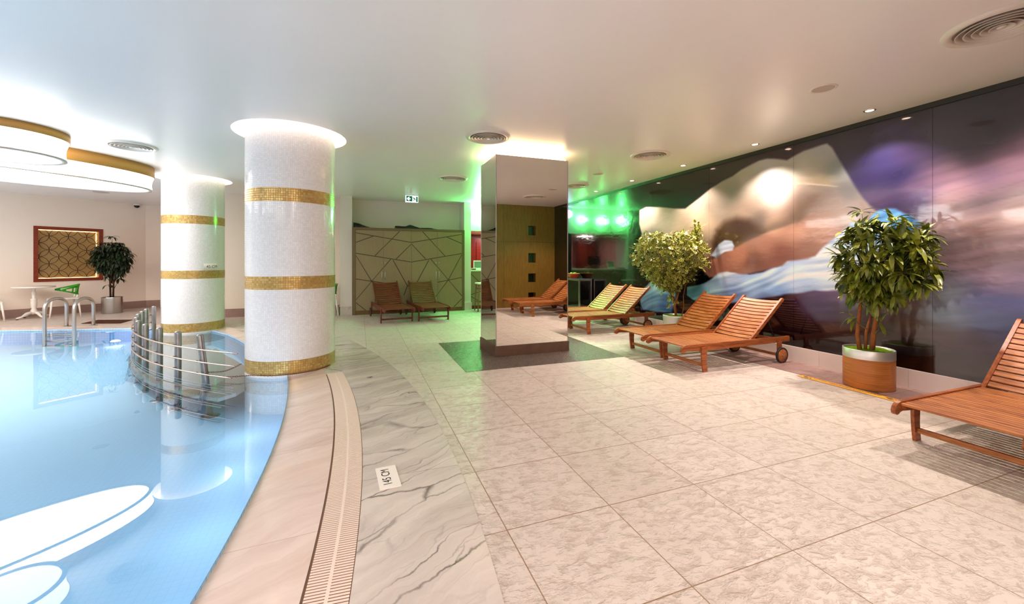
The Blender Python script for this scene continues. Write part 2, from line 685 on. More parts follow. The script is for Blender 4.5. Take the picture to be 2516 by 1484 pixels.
    def prism(self, poly, y0, y1, mi=0, T=None, plane='xz'):
        """polygon in xz (or xy) extruded along the third axis"""
        n = len(poly)
        b = len(self.v)
        for yy in (y0, y1):
            for (p, q) in poly:
                c = Vector((p, yy, q)) if plane == 'xz' else Vector((p, q, yy)) if plane == 'xy' else Vector((yy, p, q))
                if T is not None:
                    c = T @ c
                self.v.append(tuple(c))
        self.face([b + i for i in range(n)], mi)
        self.face([b + n + i for i in range(n)][::-1], mi)
        for i in range(n):
            j = (i + 1) % n
            self.face((b + i, b + n + i, b + n + j, b + j), mi)
        return self

    def sphere(self, c, r, seg=12, rings=8, mi=0, sc=(1, 1, 1)):
        b = []
        for i in range(rings + 1):
            th = PI * i / rings
            if i in (0, rings):
                b.append([self.vert(c[0], c[1], c[2] + r * math.cos(th) * sc[2])])
            else:
                b.append([self.vert(c[0] + r * math.sin(th) * math.cos(2 * PI * k / seg) * sc[0], c[1] + r * math.sin(th) * math.sin(2 * PI * k / seg) * sc[1], c[2] + r * math.cos(th) * sc[2]) for k in range(seg)])
        for i in range(rings):
            A, B = b[i], b[i + 1]
            for k in range(seg):
                k2 = (k + 1) % seg
                if len(A) == 1:
                    self.face((A[0], B[k], B[k2]), mi, None, True)
                elif len(B) == 1:
                    self.face((A[k], B[0], A[k2]), mi, None, True)
                else:
                    self.face((A[k], B[k], B[k2], A[k2]), mi, None, True)
        return self

    def build(self, name, mats, parent=None, loc=None, fix=True):
        me = bpy.data.meshes.new(name)
        me.from_pydata(self.v, [], self.f)
        if not isinstance(mats, (list, tuple)):
            mats = [mats]
        for m in mats:
            me.materials.append(m)
        me.polygons.foreach_set('material_index', self.mi)
        me.polygons.foreach_set('use_smooth', self.smooth)
        if self.uv:
            ul = me.uv_layers.new(name='UVMap')
            for fi, uvs in self.uv.items():
                p = me.polygons[fi]
                for k, li in enumerate(p.loop_indices):
                    ul.data[li].uv = uvs[k]
        if fix:
            bm = bmesh.new()
            bm.from_mesh(me)
            bmesh.ops.recalc_face_normals(bm, faces=bm.faces[:])
            bm.to_mesh(me)
            bm.free()
        me.update()
        o = bpy.data.objects.new(name, me)
        COL.objects.link(o)
        if parent is not None:
            o.parent = parent
        if loc:
            o.location = loc
        return o


def tag(o, label=None, cat=None, group=None, kind=None):
    if label:
        o['label'] = label
    if cat:
        o['category'] = cat
    if group:
        o['group'] = group
    if kind:
        o['kind'] = kind
    return o


def thing(name, label, cat, loc=(0, 0, 0), rz=0.0, group=None):
    o = bpy.data.objects.new(name, None)
    o.empty_display_size = 0.1
    o.location = loc
    o.rotation_euler = (0, 0, rz)
    COL.objects.link(o)
    return tag(o, label, cat, group)


def dup(root, loc, rz, label, group=None):
    kids = {}
    for ob in bpy.data.objects:
        if ob.parent:
            kids.setdefault(ob.parent.name, []).append(ob)

    def rec(o, par):
        c = o.copy()
        COL.objects.link(c)
        if par is not None:
            c.parent = par
        for ch in kids.get(o.name, []):
            rec(ch, c)
        return c
    r = rec(root, None)
    r.location = loc
    r.rotation_euler = (0, 0, rz)
    r['label'] = label
    if group:
        r['group'] = group
    return r


def struct(name, mb, mats, fix=True):
    o = mb.build(name, mats, None, None, fix)
    o['kind'] = 'structure'
    return o


def text_mesh(name, body, size, mat, parent, loc, rot, extrude=0.0006, align='CENTER', xs=1.0):
    cu = bpy.data.curves.new(name, 'FONT')
    cu.body = body
    cu.size = size
    cu.extrude = extrude
    cu.align_x = align
    cu.align_y = 'CENTER'
    tmp = bpy.data.objects.new(name + '_tmp', cu)
    COL.objects.link(tmp)
    bpy.context.view_layer.update()
    dg = bpy.context.evaluated_depsgraph_get()
    me = bpy.data.meshes.new_from_object(tmp.evaluated_get(dg))
    bpy.data.objects.remove(tmp)
    me.name = name
    me.materials.clear()
    me.materials.append(mat)
    for v in me.vertices:
        v.co.x *= xs
    o = bpy.data.objects.new(name, me)
    COL.objects.link(o)
    o.parent = parent
    o.location = loc
    o.rotation_euler = rot
    return o


def fill_with_holes(outer, holes, z):
    """flat polygon with holes -> (verts, faces)"""
    bm = bmesh.new()
    edges = []
    for loop in [outer] + holes:
        vs_ = [bm.verts.new((p[0], p[1], z)) for p in loop]
        for i in range(len(vs_)):
            edges.append(bm.edges.new((vs_[i], vs_[(i + 1) % len(vs_)])))
    bmesh.ops.triangle_fill(bm, edges=edges, use_beauty=True)
    bm.normal_update()
    for f in bm.faces:
        if f.normal.z < 0:
            f.normal_flip()
    return bm


def circle(cx, cy, r, n=64):
    return [(cx + r * math.cos(2 * PI * i / n), cy + r * math.sin(2 * PI * i / n)) for i in range(n)]


# ------------------------------------------------------------------ plan of the place
C1 = (-0.83, 5.95, 0.514)     # near column
C2 = (-3.10, 9.81, 0.503)     # far column
COVE_R = 0.655
COVE_R2 = 0.63
PX0, PX1, PY0, PY1 = 1.785, 2.925, 5.43, 6.19   # mirrored pillar


def arc_x(cx, cy, r, y):
    return cx + math.sqrt(r * r - (y - cy) ** 2)


def pool_in(y):
    return arc_x(-14.06, 3.0, 13.474, y)


def gut_in(y):
    return arc_x(-15.065, 2.886, 14.881, y)


def gut_out(y):
    return arc_x(-13.452, 2.952, 13.468, y)


def mar_out(y):
    return arc_x(-12.909, 2.971, 13.52, y)


far_edge = [(-1.79, 7.84), (-2.08, 8.45), (-2.48, 9.15), (-3.10, 9.85), (-4.25, 10.32), (-5.5, 10.60), (-6.55, 10.88), (-8.0, 11.0), (-10.5, 10.2)]
# the pool outline, anticlockwise from the near right
pool_edge = [(pool_in(y), y) for y in [-4.0 + 0.25 * i for i in range(38)]]      # to y = 5.25
pool_edge += [(pool_in(y), y) for y in (5.4, 5.7, 6.0, 6.4, 6.8, 7.2)] + [(-1.62, 7.5)]


def catmull(p, sub=5):
    out = []
    for i in range(len(p) - 1):
        p0 = Vector(p[max(i - 1, 0)])
        p1 = Vector(p[i])
        p2 = Vector(p[i + 1])
        p3 = Vector(p[min(i + 2, len(p) - 1)])
        for s in range(sub):
            t = s / sub
            out.append(tuple(0.5 * ((2 * p1) + (-p0 + p2) * t + (2 * p0 - 5 * p1 + 4 * p2 - p3) * t * t + (-p0 + 3 * p1 - 3 * p2 + p3) * t ** 3)))
    out.append(tuple(p[-1]))
    return out


pool_edge += catmull(far_edge, 5)
pool_edge += [(-11.2, 8.0), (-11.6, 4.0), (-11.2, 0.0), (-10.0, -3.0), (-7.0, -4.5), (-4.5, -4.7)]


def offset_loop(loop, d):
    n = len(loop)
    out = []
    for i in range(n):
        a = Vector(loop[i - 1])
        b = Vector(loop[(i + 1) % n])
        t = (b - a).normalized()
        nrm = Vector((t.y, -t.x))
        p = Vector(loop[i]) + nrm * d
        out.append((p.x, p.y))
    return out


def cop_w(p):
    """width of the coping at a point of the outline"""
    x, y = p
    if x > -1.4 and y < 5.5:
        return gut_in(y) - pool_in(y)
    return 0.30


NP = len(pool_edge)
cop_out = []
for i in range(NP):
    a = Vector(pool_edge[i - 1])
    b = Vector(pool_edge[(i + 1) % NP])
    t = (b - a).normalized()
    nrm = Vector((t.y, -t.x))
    x, y = pool_edge[i]
    if x > -3 and y < 5.5:
        cop_out.append((gut_in(y), y))
    else:
        wdt = 0.34
        if 5.5 <= y < 7.2 and x > -2:
            wdt = 0.42
        p = Vector(pool_edge[i]) + nrm * wdt
        cop_out.append((p.x, p.y))

# ------------------------------------------------------------------ large structure
room = [(5.62, -0.35), (5.62, 13.2), (2.0, 13.2), (-0.3, 13.2), (-3.5, 13.2), (-5.2, 15.2), (-5.95, 15.2), (-13.2, 8.4), (-13.2, -7), (2.6, -7), (2.6, -0.35)]
bm = fill_with_holes(room, [cop_out], 0.0)
mb = MB()
mb.add_bm(bm)
fl = struct('floor', mb, M['floor'])

# ceiling with two round coves and the lit slot around the mirrored pillar
SLX0, SLX1, SLY0, SLY1 = PX0 - 0.14, PX1 + 0.14, PY0 - 0.16, PY1 + 0.14
bm = fill_with_holes(room, [circle(C1[0], C1[1], COVE_R), circle(C2[0], C2[1], COVE_R2)], ZC)
mb = MB()
mb.add_bm(bm)
for c, cr in ((C1, COVE_R), (C2, COVE_R2)):
    mb.lathe([(cr, 0), (cr, 0.16)], (c[0], c[1], ZC), 64)
struct('ceiling', mb, M['ceiling'])

# pool basin
mb = MB()
b0 = len(mb.v)


def pool_z(x, y):
    d = x * 0.35 + y * 0.937
    t = min(max((d - 2.0) / 7.0, 0), 1)
    return -0.60 + 0.36 * t


for (x, y) in pool_edge:
    mb.vert(x, y, 0.0)
for (x, y) in pool_edge:
    mb.vert(x, y, pool_z(x, y))
run = 0.0
for i in range(NP):
    j = (i + 1) % NP
    L = math.dist(pool_edge[i], pool_edge[j])
    za, zb = pool_z(*pool_edge[i]), pool_z(*pool_edge[j])
    mb.face((i, j, NP + j, NP + i), 1, [(run, 0), (run + L, 0), (run + L, zb), (run, za)])
    run += L
bm = bmesh.new()
vs_ = [bm.verts.new((x, y, pool_z(x, y))) for (x, y) in pool_edge]
ed = [bm.edges.new((vs_[i], vs_[(i + 1) % NP])) for i in range(NP)]
bmesh.ops.triangle_fill(bm, edges=ed, use_beauty=True)
bmesh.ops.subdivide_edges(bm, edges=[e for e in bm.edges if e.calc_length() > 1.5 and not e.is_boundary], cuts=2)
mb.add_bm(bm, 0)
pool = thing('swimming_pool', 'curved pale blue mosaic swimming pool sunk in the floor', 'swimming pool')
mb.build('basin', [M['pool'], M['pool_wall']], pool, fix=False)

# coping: slopes gently into the water
mb = MB()
for i in range(NP):
    j = (i + 1) % NP
    a, b = pool_edge[i], pool_edge[j]
    c, d = cop_out[j], cop_out[i]
    mb.face([mb.vert(*a, -0.022), mb.vert(*b, -0.022), mb.vert(*c, 0.004), mb.vert(*d, 0.004)])
    mb.face([mb.vert(*a, -0.022), mb.vert(*a, -0.05), mb.vert(*b, -0.05), mb.vert(*b, -0.022)])
mb.build('coping', M['coping'], pool, fix=False)
# water
mb = MB()
bm = fill_with_holes(pool_edge, [], WATER)
mb.add_bm(bm)
wt = mb.build('pool_water', M['water'], None, None, False)
tag(wt, 'still clear pale blue water filling the curved pool', 'water', kind='stuff')

# marble band beside the gutter
ys = [-5.0 + 0.2 * i for i in range(53)]   # to 5.4
mb = MB()
seg = []
for y in ys + [5.6, 5.9, 6.2, 6.6, 7.0, 7.4, 7.8, 8.2, 8.6, 9.0, 9.3]:
    if y <= 5.41:
        xi = gut_out(y)
    else:
        # behind the end of the grating the marble runs up to the coping
        xi = max(-9, min([p[0] for p in cop_out if abs(p[1] - y) < 0.35 and p[0] > -4] or [gut_out(5.4)]))
        xi = np.interp(y, [5.4, 5.6, 6.2, 7.0, 7.8, 8.6, 9.3], [gut_out(5.4), -0.40, -0.50, -0.80, -1.35, -1.80, -2.25])
    seg.append((xi, mar_out(y), y))
for (a, b) in zip(seg[:-1], seg[1:]):
    mb.face([mb.vert(a[0], a[2], 0.003), mb.vert(a[1], a[2], 0.003), mb.vert(b[1], b[2], 0.003), mb.vert(b[0], b[2], 0.003)])
struct('trim_1', mb, M['marble'], False)

# dark stone pad around the pillar and the border along the mural
mb = MB()
mb.box(1.2, 3.48, 4.815, 6.66, 0.0005, 0.0035)
struct('trim_2', mb, M['pad'])
mb = MB()
mb.box(4.89, XW, -0.14, 10.9, 0.0005, 0.003)
struct('trim_3', mb, M['border'])


# walls -----------------------------------------------------------------
def wall_seg(mb, a, b, z0, z1, th=0.12, mi=0):
    a = Vector(a)
    b = Vector(b)
    d = (b - a).normalized()
    n = Vector((-d.y, d.x)) * th
    p = [a, b, b + n, a + n]
    base = len(mb.v)
    for z in (z0, z1):
        for q in p:
            mb.v.append((q.x, q.y, z))
    for q in ((0, 1, 2, 3), (7, 6, 5, 4), (0, 4, 5, 1), (1, 5, 6, 2), (2, 6, 7, 3), (3, 7, 4, 0)):
        mb.face([base + i for i in q], mi)


LA = Vector((-7.83, 13.01))
LB = Vector((-5.85, 14.83))
LD = (LB - LA).normalized()
LN = Vector((-LD.y, LD.x))          # outwards


def la(s, off=0.0):
    """point on the left wall, s metres from LA, off metres into the room"""
    p = LA + LD * s - LN * off
    return (p.x, p.y)


def la3(s, off, z):
    p = la(s, off)
    return (p[0], p[1], z)


LLEN = (LB - LA).length
S0 = -7.3
# left wall with the opening of the backlit screen
WS0, WS1, WZ0, WZ1 = 0.585, 1.69, 0.91, 2.13
mb = MB()
wall_seg(mb, la(WS0), la(S0), 0, ZC, -0.15)
wall_seg(mb, la(LLEN), la(WS1), 0, ZC, -0.15)
wall_seg(mb, la(WS1), la(WS0), WZ1, ZC, -0.15)
wall_seg(mb, la(WS1), la(WS0), 0, WZ0, -0.15)
# lower half of the wall stands a little forward
wall_seg(mb, la(LLEN, 0.015), la(S0, 0.015), 0.0, 0.81, -0.014)
struct('wall_left', mb, M['wall'])
mb = MB()
wall_seg(mb, la(LLEN, 0.035), la(S0, 0.035), 0.0, 0.20, -0.019)
struct('baseboard_left', mb, M['skirt_wood'])
mb = MB()
wall_seg(mb, (-5.52, 14.90), (-5.85, 14.83), 0, ZC, -0.12)
wall_seg(mb, (-5.52, 14.885), (-5.85, 14.815), 0, 0.81, -0.014)
struct('wall_corner', mb, M['wall'])
mb = MB()
wall_seg(mb, (-5.53, 14.87), (-5.84, 14.80), 0, 0.20, -0.018)
struct('baseboard_corner', mb, M['skirt_wood'])
# tall door beside the corner, mostly hidden by the far column
mb = MB()
wall_seg(mb, (-4.6, 14.3), (-5.5, 14.90), 0, 2.1, -0.05)
dr = thing('door_1', None, None)
dr['kind'] = 'structure'
mb.build('door_leaf', M['frame_wood'], dr)
mb = MB()
wall_seg(mb, (-5.49, 14.88), (-5.53, 14.90), 0, 2.15, -0.09)
mb.build('door_frame', M['wall_white'], dr)
mb = MB()
wall_seg(mb, (-4.6, 14.32), (-5.5, 14.92), 2.1, ZC, -0.1)
wall_seg(mb, (-3.4, 11.50), (-4.6, 14.32), 0, ZC, -0.12)
wall_seg(mb, (-0.45, 11.50), (-3.4, 11.50), 0, ZC, -0.12)
struct('wall_back', mb, M['wall'])
mb = MB()
wall_seg(mb, (-0.45, 11.48), (-3.42, 11.48), 0.0, 0.20, -0.018)
struct('baseboard_back', mb, M['skirt_wood'])
# pilasters and the niche above the wardrobe
mb = MB()
mb.box(-0.47, -0.19, 10.97, 11.7, 0, ZC)
struct('wall_pilaster_left', mb, M['wall_white'])
mb = MB()
mb.box(-0.49, -0.18, 10.94, 10.969, 0, 0.21)
mb.box(-0.50, -0.471, 10.94, 11.47, 0, 0.21)
struct('baseboard_pilaster_left', mb, M['block_stone'])
mb = MB()
mb.box(-0.19, 2.70, 11.50, 11.62, 0, ZC)
struct('wall_niche', mb, M['wall_white'])
mb = MB()
mb.box(2.68, 2.87, 10.94, 11.62, 0, ZC)
struct('wall_pilaster_right', mb, M['wall_white'])
mb = MB()
mb.box(2.67, 2.885, 10.90, 10.939, 0, 0.21, bev=0.006)
struct('baseboard_pilaster_right', mb, M['block_stone'])
mb = MB()
mb.box(2.871, XW, 11.0, 11.14, 2.19, ZC)
struct('wall_above_counter', mb, M['wall_white'])
mb = MB()
mb.box(2.871, XW, 11.141, 13.0, 2.19, 2.22)
mb.box(2.871, 4.9, 12.92, 13.05, 0, 2.19)
mb.box(2.70, 2.87, 11.621, 13.05, 0, 2.2)
struct('wall_alcove', mb, M['wall_pink'])
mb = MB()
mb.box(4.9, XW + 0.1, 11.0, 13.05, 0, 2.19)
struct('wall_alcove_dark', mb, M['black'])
# mural wall, its skirting and the dark strip under the ceiling
mb = MB()
mb.box(XW + 0.012, XW + 0.15, -0.35, 11.0, 0, ZC)
struct('wall_right', mb, M['dark_strip'])
mb = MB()
y = -0.12
while y < 10.9:
    y2 = min(y + 0.9, 10.9)
    mb.bbox(XW - 0.012, XW + 0.0115, y + 0.001, y2 - 0.001, 0, 0.20, 0.002)
    y = y2
struct('baseboard_right', mb, M['skirt_stone'])
mb = MB()
mb.box(XW - 0.012, XW + 0.0115, -0.14, 10.99, 2.915, ZC)
struct('trim_4', mb, M['dark_strip'])
# veneered wall beside the photographer (seen in the mirror), with square niches
mb = MB()
xs = [2.6, 4.62, 4.86, XW]
hz = [(0.24, 0.42), (0.72, 0.98), (1.30, 1.58), (2.10, 2.38)]
ya, yb = -0.34, -0.15
mb.box(2.6, 4.62, ya, yb, 0, ZC)
mb.box(4.86, XW + 0.01, ya, yb, 0, ZC)
zz = [0] + [v for h in hz for v in h] + [ZC]
for i in range(0, len(zz), 2):
    mb.box(4.62, 4.86, ya, yb, zz[i], zz[i + 1])
mb.box(4.62, 4.86, ya - 0.02, ya, 0, ZC, 1)
for z in (1.90,):
    mb.box(2.6, XW, yb, yb + 0.0015, z, z + 0.006, 1)
for x in (3.85,):
    mb.box(x, x + 0.005, yb, yb + 0.0015, 0, ZC, 1)
struct('wall_front', mb, [M['panel_wood'], M['black']])
mb = MB()
wall_seg(mb, (2.6, -0.35), (2.6, -7), 0, ZC, 0.12)
wall_seg(mb, (2.6, -7), (-13.2, -7), 0, ZC, 0.12)
wall_seg(mb, (-13.2, -7), (-13.2, 8.4), 0, ZC, 0.12)
struct('wall_rear', mb, M['wall'])
M_BG = [(9.83,2.25,5,8,8),(8.09,2.69,8,15,12),(8.09,1.26,6,8,10),(6.92,2.7,10,25,15),(6.8,1.36,10,15,22),(6.67,0.87,10,18,25),(6.1,2.65,20,35,25),(5.6,2.79,25,20,25),(4.92,2.92,40,28,38),(4.35,2.94,50,35,50),(3.81,2.89,60,38,62),(3.55,2.93,60,36,60),(5.25,0.95,15,20,28),(5.6,0.43,15,30,45),(5.6,0.21,10,15,20),(3.17,2.82,58,38,58),(3.17,2.53,60,48,85),(3,2.3,70,60,105),(2.85,2.45,72,66,110),(2.7,2.69,88,80,118),(2.52,2.47,80,66,100),(2.7,2.24,48,45,95),(2.85,2.13,55,50,100),(2.56,3.03,55,38,52),(2.36,3,52,36,44),(2.07,2.9,55,38,46),(1.82,2.87,58,38,46),(1.99,2.62,40,26,34),(2.21,2.59,70,48,58),(1.82,2.58,72,50,58),(2.07,2.32,92,68,82),(1.82,2.37,95,70,82),(2.88,2.09,130,98,125),(2.59,2.14,125,98,128),(2.77,1.99,80,65,110),(2.52,1.95,100,80,130),(2.36,2.18,150,115,135),(2.21,2.19,160,125,142),(1.99,2.15,130,105,130),(1.82,2.22,150,118,132),(2.27,1.92,215,175,175),(2.07,1.85,200,165,165),(2.16,1.98,190,150,160),(1.97,1.92,150,120,135),(1.84,1.86,235,200,195),(1.79,1.75,235,205,200),(2.02,1.7,165,130,128),(1.82,1.5,175,145,150),(2.07,1.43,165,138,145),(2.27,1.68,170,140,145),(1.94,1.2,165,140,158),(1.79,1.14,150,130,160),(2.02,0.97,115,115,160),(1.84,0.95,110,112,165),(1.94,0.79,108,105,150),(2.24,1.03,150,158,165),(2.3,0.83,150,158,165),(2.21,0.72,140,135,145),(2.36,1.11,110,105,115),(2.36,1.44,150,122,125),(2.49,1.52,90,110,125),(2.27,0.55,100,70,68),(2.02,0.59,80,55,70),(1.82,0.67,90,75,110),(2.13,0.34,62,40,55),(1.94,0.31,55,36,60),(2.36,0.36,55,38,38),(2.52,0.67,120,95,85),(2.63,0.92,130,110,105),(2.59,0.31,30,20,20),(3.09,0.78,100,75,75),(3.17,0.87,125,105,135),(3.4,0.79,110,92,120),(3.09,0.49,60,38,38),(3.55,0.26,45,25,30),(3.81,0.48,45,22,32),(4.1,0.67,60,32,50),(4.22,0.42,35,15,25),(3.31,0.3,50,30,32),(4.42,0.63,60,50,85),(4.77,0.4,30,28,50)]
M_BG += [(0.1, z_, 6, 5, 8) for z_ in (0.4, 1.0, 1.6, 2.2, 2.8)] + [(0.8, z_, 14, 10, 16) for z_ in (0.4, 1.0, 1.6, 2.2, 2.8)] + [(-0.2, z_, 5, 5, 7) for z_ in (0.4, 1.0, 1.6, 2.2, 2.8)]
M_BODY = [(6.8,2.19,210,200,170),(6.21,2.13,180,175,140),(5.8,1.94,200,180,145),(5.42,2.06,225,195,155),(6.67,1.77,140,140,120),(5.6,1.64,150,130,110),(5.08,2.29,175,160,135),(4.77,2.44,170,165,140),(4.42,2.57,195,190,165),(4.55,2.1,190,165,135),(4.22,2.71,190,195,185),(4.01,2.26,235,225,200),(3.81,2.56,195,200,180),(3.55,2.61,190,190,165),(3.42,2.76,190,195,190),(3.26,2.45,150,165,160),(3.13,2.18,120,125,120),(3.55,2.3,190,175,150),(4.1,1.82,220,185,150),(4.35,1.89,140,125,105),(3.6,2.15,140,115,95),(3.7,2,170,135,110),(3.31,2.06,170,150,130),(3.17,1.89,190,170,150),(3.76,1.74,225,180,145),(3.35,1.71,215,175,145),(4.22,1.59,205,155,125),(4.62,1.42,215,155,120),(5,1.29,190,130,100),(4.42,1.36,150,105,85),(3.98,1.47,165,115,95),(3.65,1.52,185,140,115),(3.35,1.61,200,150,125),(3.05,1.97,180,160,150)]
M_CLOTH = [(6.44,0.88,140,170,175),(6.67,0.54,110,145,170),(6.21,0.51,60,95,130),(5.16,0.95,170,195,205),(4.84,1.1,205,210,220),(4.77,0.88,120,140,170),(4.42,0.99,175,195,215),(4.1,1.13,200,210,225),(4.1,0.95,130,160,195),(3.76,1.19,215,220,230),(3.65,1.04,185,195,210),(3.45,1.3,225,225,230),(3.35,1.1,215,215,215),(5.51,0.83,90,130,140),(3.26,1.35,225,228,232),(3.09,1.55,190,200,215),(2.7,1.84,110,160,205),(2.56,1.74,30,90,140),(4.22,0.8,90,110,140),(4.92,1.62,200,200,205),(5.08,1.49,150,150,160)]
M_POLY = {
'limb': [(5.2,1.36),(5,1.44),(4.73,1.55),(4.48,1.66),(4.19,1.76),(3.92,1.82),(3.73,1.88),(3.57,1.99),(3.35,2.06),(3.05,2.02),(2.81,1.83),(2.85,1.65),(3.14,1.74),(3.28,1.63),(3.5,1.4),(3.92,1.3),(4.35,1.19),(4.77,1.11),(5.23,1.08)],
'wedge': [(4.77,1.61),(4.35,1.81),(4.1,1.9),(3.87,1.94),(3.73,2.11),(3.6,2.15),(3.55,1.98),(3.73,1.84),(4.1,1.73),(4.42,1.6),(4.7,1.48)],
'body': [(7.04,2.41),(6.83,2.45),(6.41,2.4),(6,2.32),(5.76,2.29),(5.6,2.36),(5.42,2.44),(5.19,2.56),(4.96,2.64),(4.77,2.68),(4.61,2.75),(4.45,2.79),(4.32,2.82),(4.19,2.82),(4.07,2.79),(3.9,2.73),(3.78,2.77),(3.68,2.8),(3.55,2.81),(3.45,2.82),(3.39,2.82),(3.33,2.75),(3.26,2.6),(3.17,2.41),(3.09,2.24),(3.01,2.09),(2.94,1.99),(2.81,1.85),(2.77,1.67),(3.09,1.55),(3.26,1.6),(3.5,1.4),(3.92,1.3),(4.35,1.19),(4.77,1.11),(5.23,1.08),(5.6,1.36),(6.21,1.67),(6.92,1.78),(7.05,2.13)],
'arch': [(5.2,1.32),(5.18,1.63),(5.08,1.86),(4.92,1.98),(4.7,2.02),(4.48,1.97),(4.35,1.86),(4.22,1.75),(4.48,1.66),(4.73,1.55),(5,1.44)],
'crease': [(3.77,1.85),(3.69,2.06),(3.55,2.2),(3.49,2.19),(3.6,2.07),(3.69,1.92)],
'ball': [(5.2,1.44),(5.04,1.62),(4.92,1.68),(4.77,1.66),(4.74,1.58),(4.78,1.52),(4.92,1.49),(5.08,1.4)],
'blob': [(6.99,0.34),(7.03,0.68),(6.67,0.95),(6.38,1.06),(6.05,1.05),(5.95,0.91),(6,0.6),(6.1,0.38),(6.55,0.34)],
'cloth': [(5.72,0.88),(5.33,0.96),(5.04,1.14),(4.87,1.19),(4.79,1.16),(4.53,1.15),(4.48,1.14),(4.27,1.18),(3.97,1.29),(3.9,1.34),(3.62,1.38),(3.53,1.41),(3.45,1.51),(3.28,1.65),(3.14,1.79),(2.95,1.8),(2.9,1.88),(2.85,1.92),(2.7,1.92),(2.56,1.83),(2.47,1.73),(2.59,1.66),(2.88,1.45),(3,1),(3.16,0.99),(3.53,0.97),(3.78,0.92),(4.22,0.82),(4.72,0.7),(5.19,0.65),(5.55,0.66),(5.72,0.73)],
}
CAB_LINES = [(-0.1,2.05,1.25,1.83),(-0.1,1.81,0.32,1.98),(0.95,2.11,0.35,1.48),(-0.1,1.54,1.25,1.32),(1.25,1.79,0.86,1.39),(-0.1,1.48,0.27,0.84),(0.73,1.39,-0.1,0.38),(0.27,0.84,0.6,0.42),(-0.1,0.9,0.55,0.79),(0.79,1.37,1.15,0.7),(1.15,0.7,1.06,0.46),(-0.1,0.31,0.13,0.11),(1.15,0.71,1.25,0.67),(2.59,2.07,1.25,1.83),(2.59,1.82,2.18,1.99),(1.54,2.12,2.13,1.48),(2.59,1.55,1.25,1.32),(1.25,1.79,1.62,1.4),(2.59,1.52,2.22,0.84),(1.75,1.4,2.59,0.4),(2.22,0.84,1.88,0.4),(2.59,0.9,1.93,0.78),(1.7,1.37,1.41,0.82),(1.41,0.82,1.25,0.59),(2.59,0.32,2.37,0.11)]


# ------------------------------------------------------------------ the mural
def soft_poly(Y, Z, poly, s):
    """1 inside, 0 outside, soft over +-s metres"""
    n = len(poly)
    d2 = np.full(Y.shape, 1e9)
    ins = np.zeros(Y.shape, bool)
    for i in range(n):
        ax, ay = poly[i]
        bx, by = poly[(i + 1) % n]
        ex, ey = bx - ax, by - ay
        t = np.clip(((Y - ax) * ex + (Z - ay) * ey) / (ex * ex + ey * ey + 1e-9), 0, 1)
        d2 = np.minimum(d2, (Y - ax - t * ex) ** 2 + (Z - ay - t * ey) ** 2)
        cond = ((ay > Z) != (by > Z)) & (Y < (bx - ax) * (Z - ay) / (by - ay + 1e-12) + ax)
        ins ^= cond
    d = np.sqrt(d2) * np.where(ins, 1, -1)
    t = np.clip((d + s) / (2 * s), 0, 1)
    return t * t * (3 - 2 * t)


def blend(Y, Z, samples, p=2.2, eps=0.012, ys=1.0):
    W = np.zeros(Y.shape)
    C = np.zeros(Y.shape + (3,))
    for (y, z, r, g, b) in samples:
        w_ = 1.0 / (((Y - y) * ys) ** 2 + (Z - z) ** 2 + eps) ** p
        W += w_
        C += w_[..., None] * np.array([r, g, b])
    return C / W[..., None]


rng = np.random.RandomState(3)
WAVES = [(rng.uniform(0, 2 * PI), rng.uniform(0, 2 * PI), rng.uniform(0.6, 1.7)) for _ in range(24)]


def swirl(Y, Z, f, seed=0):
    o = np.zeros(Y.shape)
    amp = 0
    for k in range(6):
        a, ph, m = WAVES[(k + seed * 5) % 24]
        ff = f * (1.0 + 0.55 * k) * m
        o += np.sin(ff * (Y * math.cos(a) + Z * math.sin(a)) + ph + 1.3 * np.sin(ff * 0.5 * (Y * math.sin(a) - Z * math.cos(a)) + ph * 2)) / (1 + 0.6 * k)
        amp += 1 / (1 + 0.6 * k)
    return o / amp


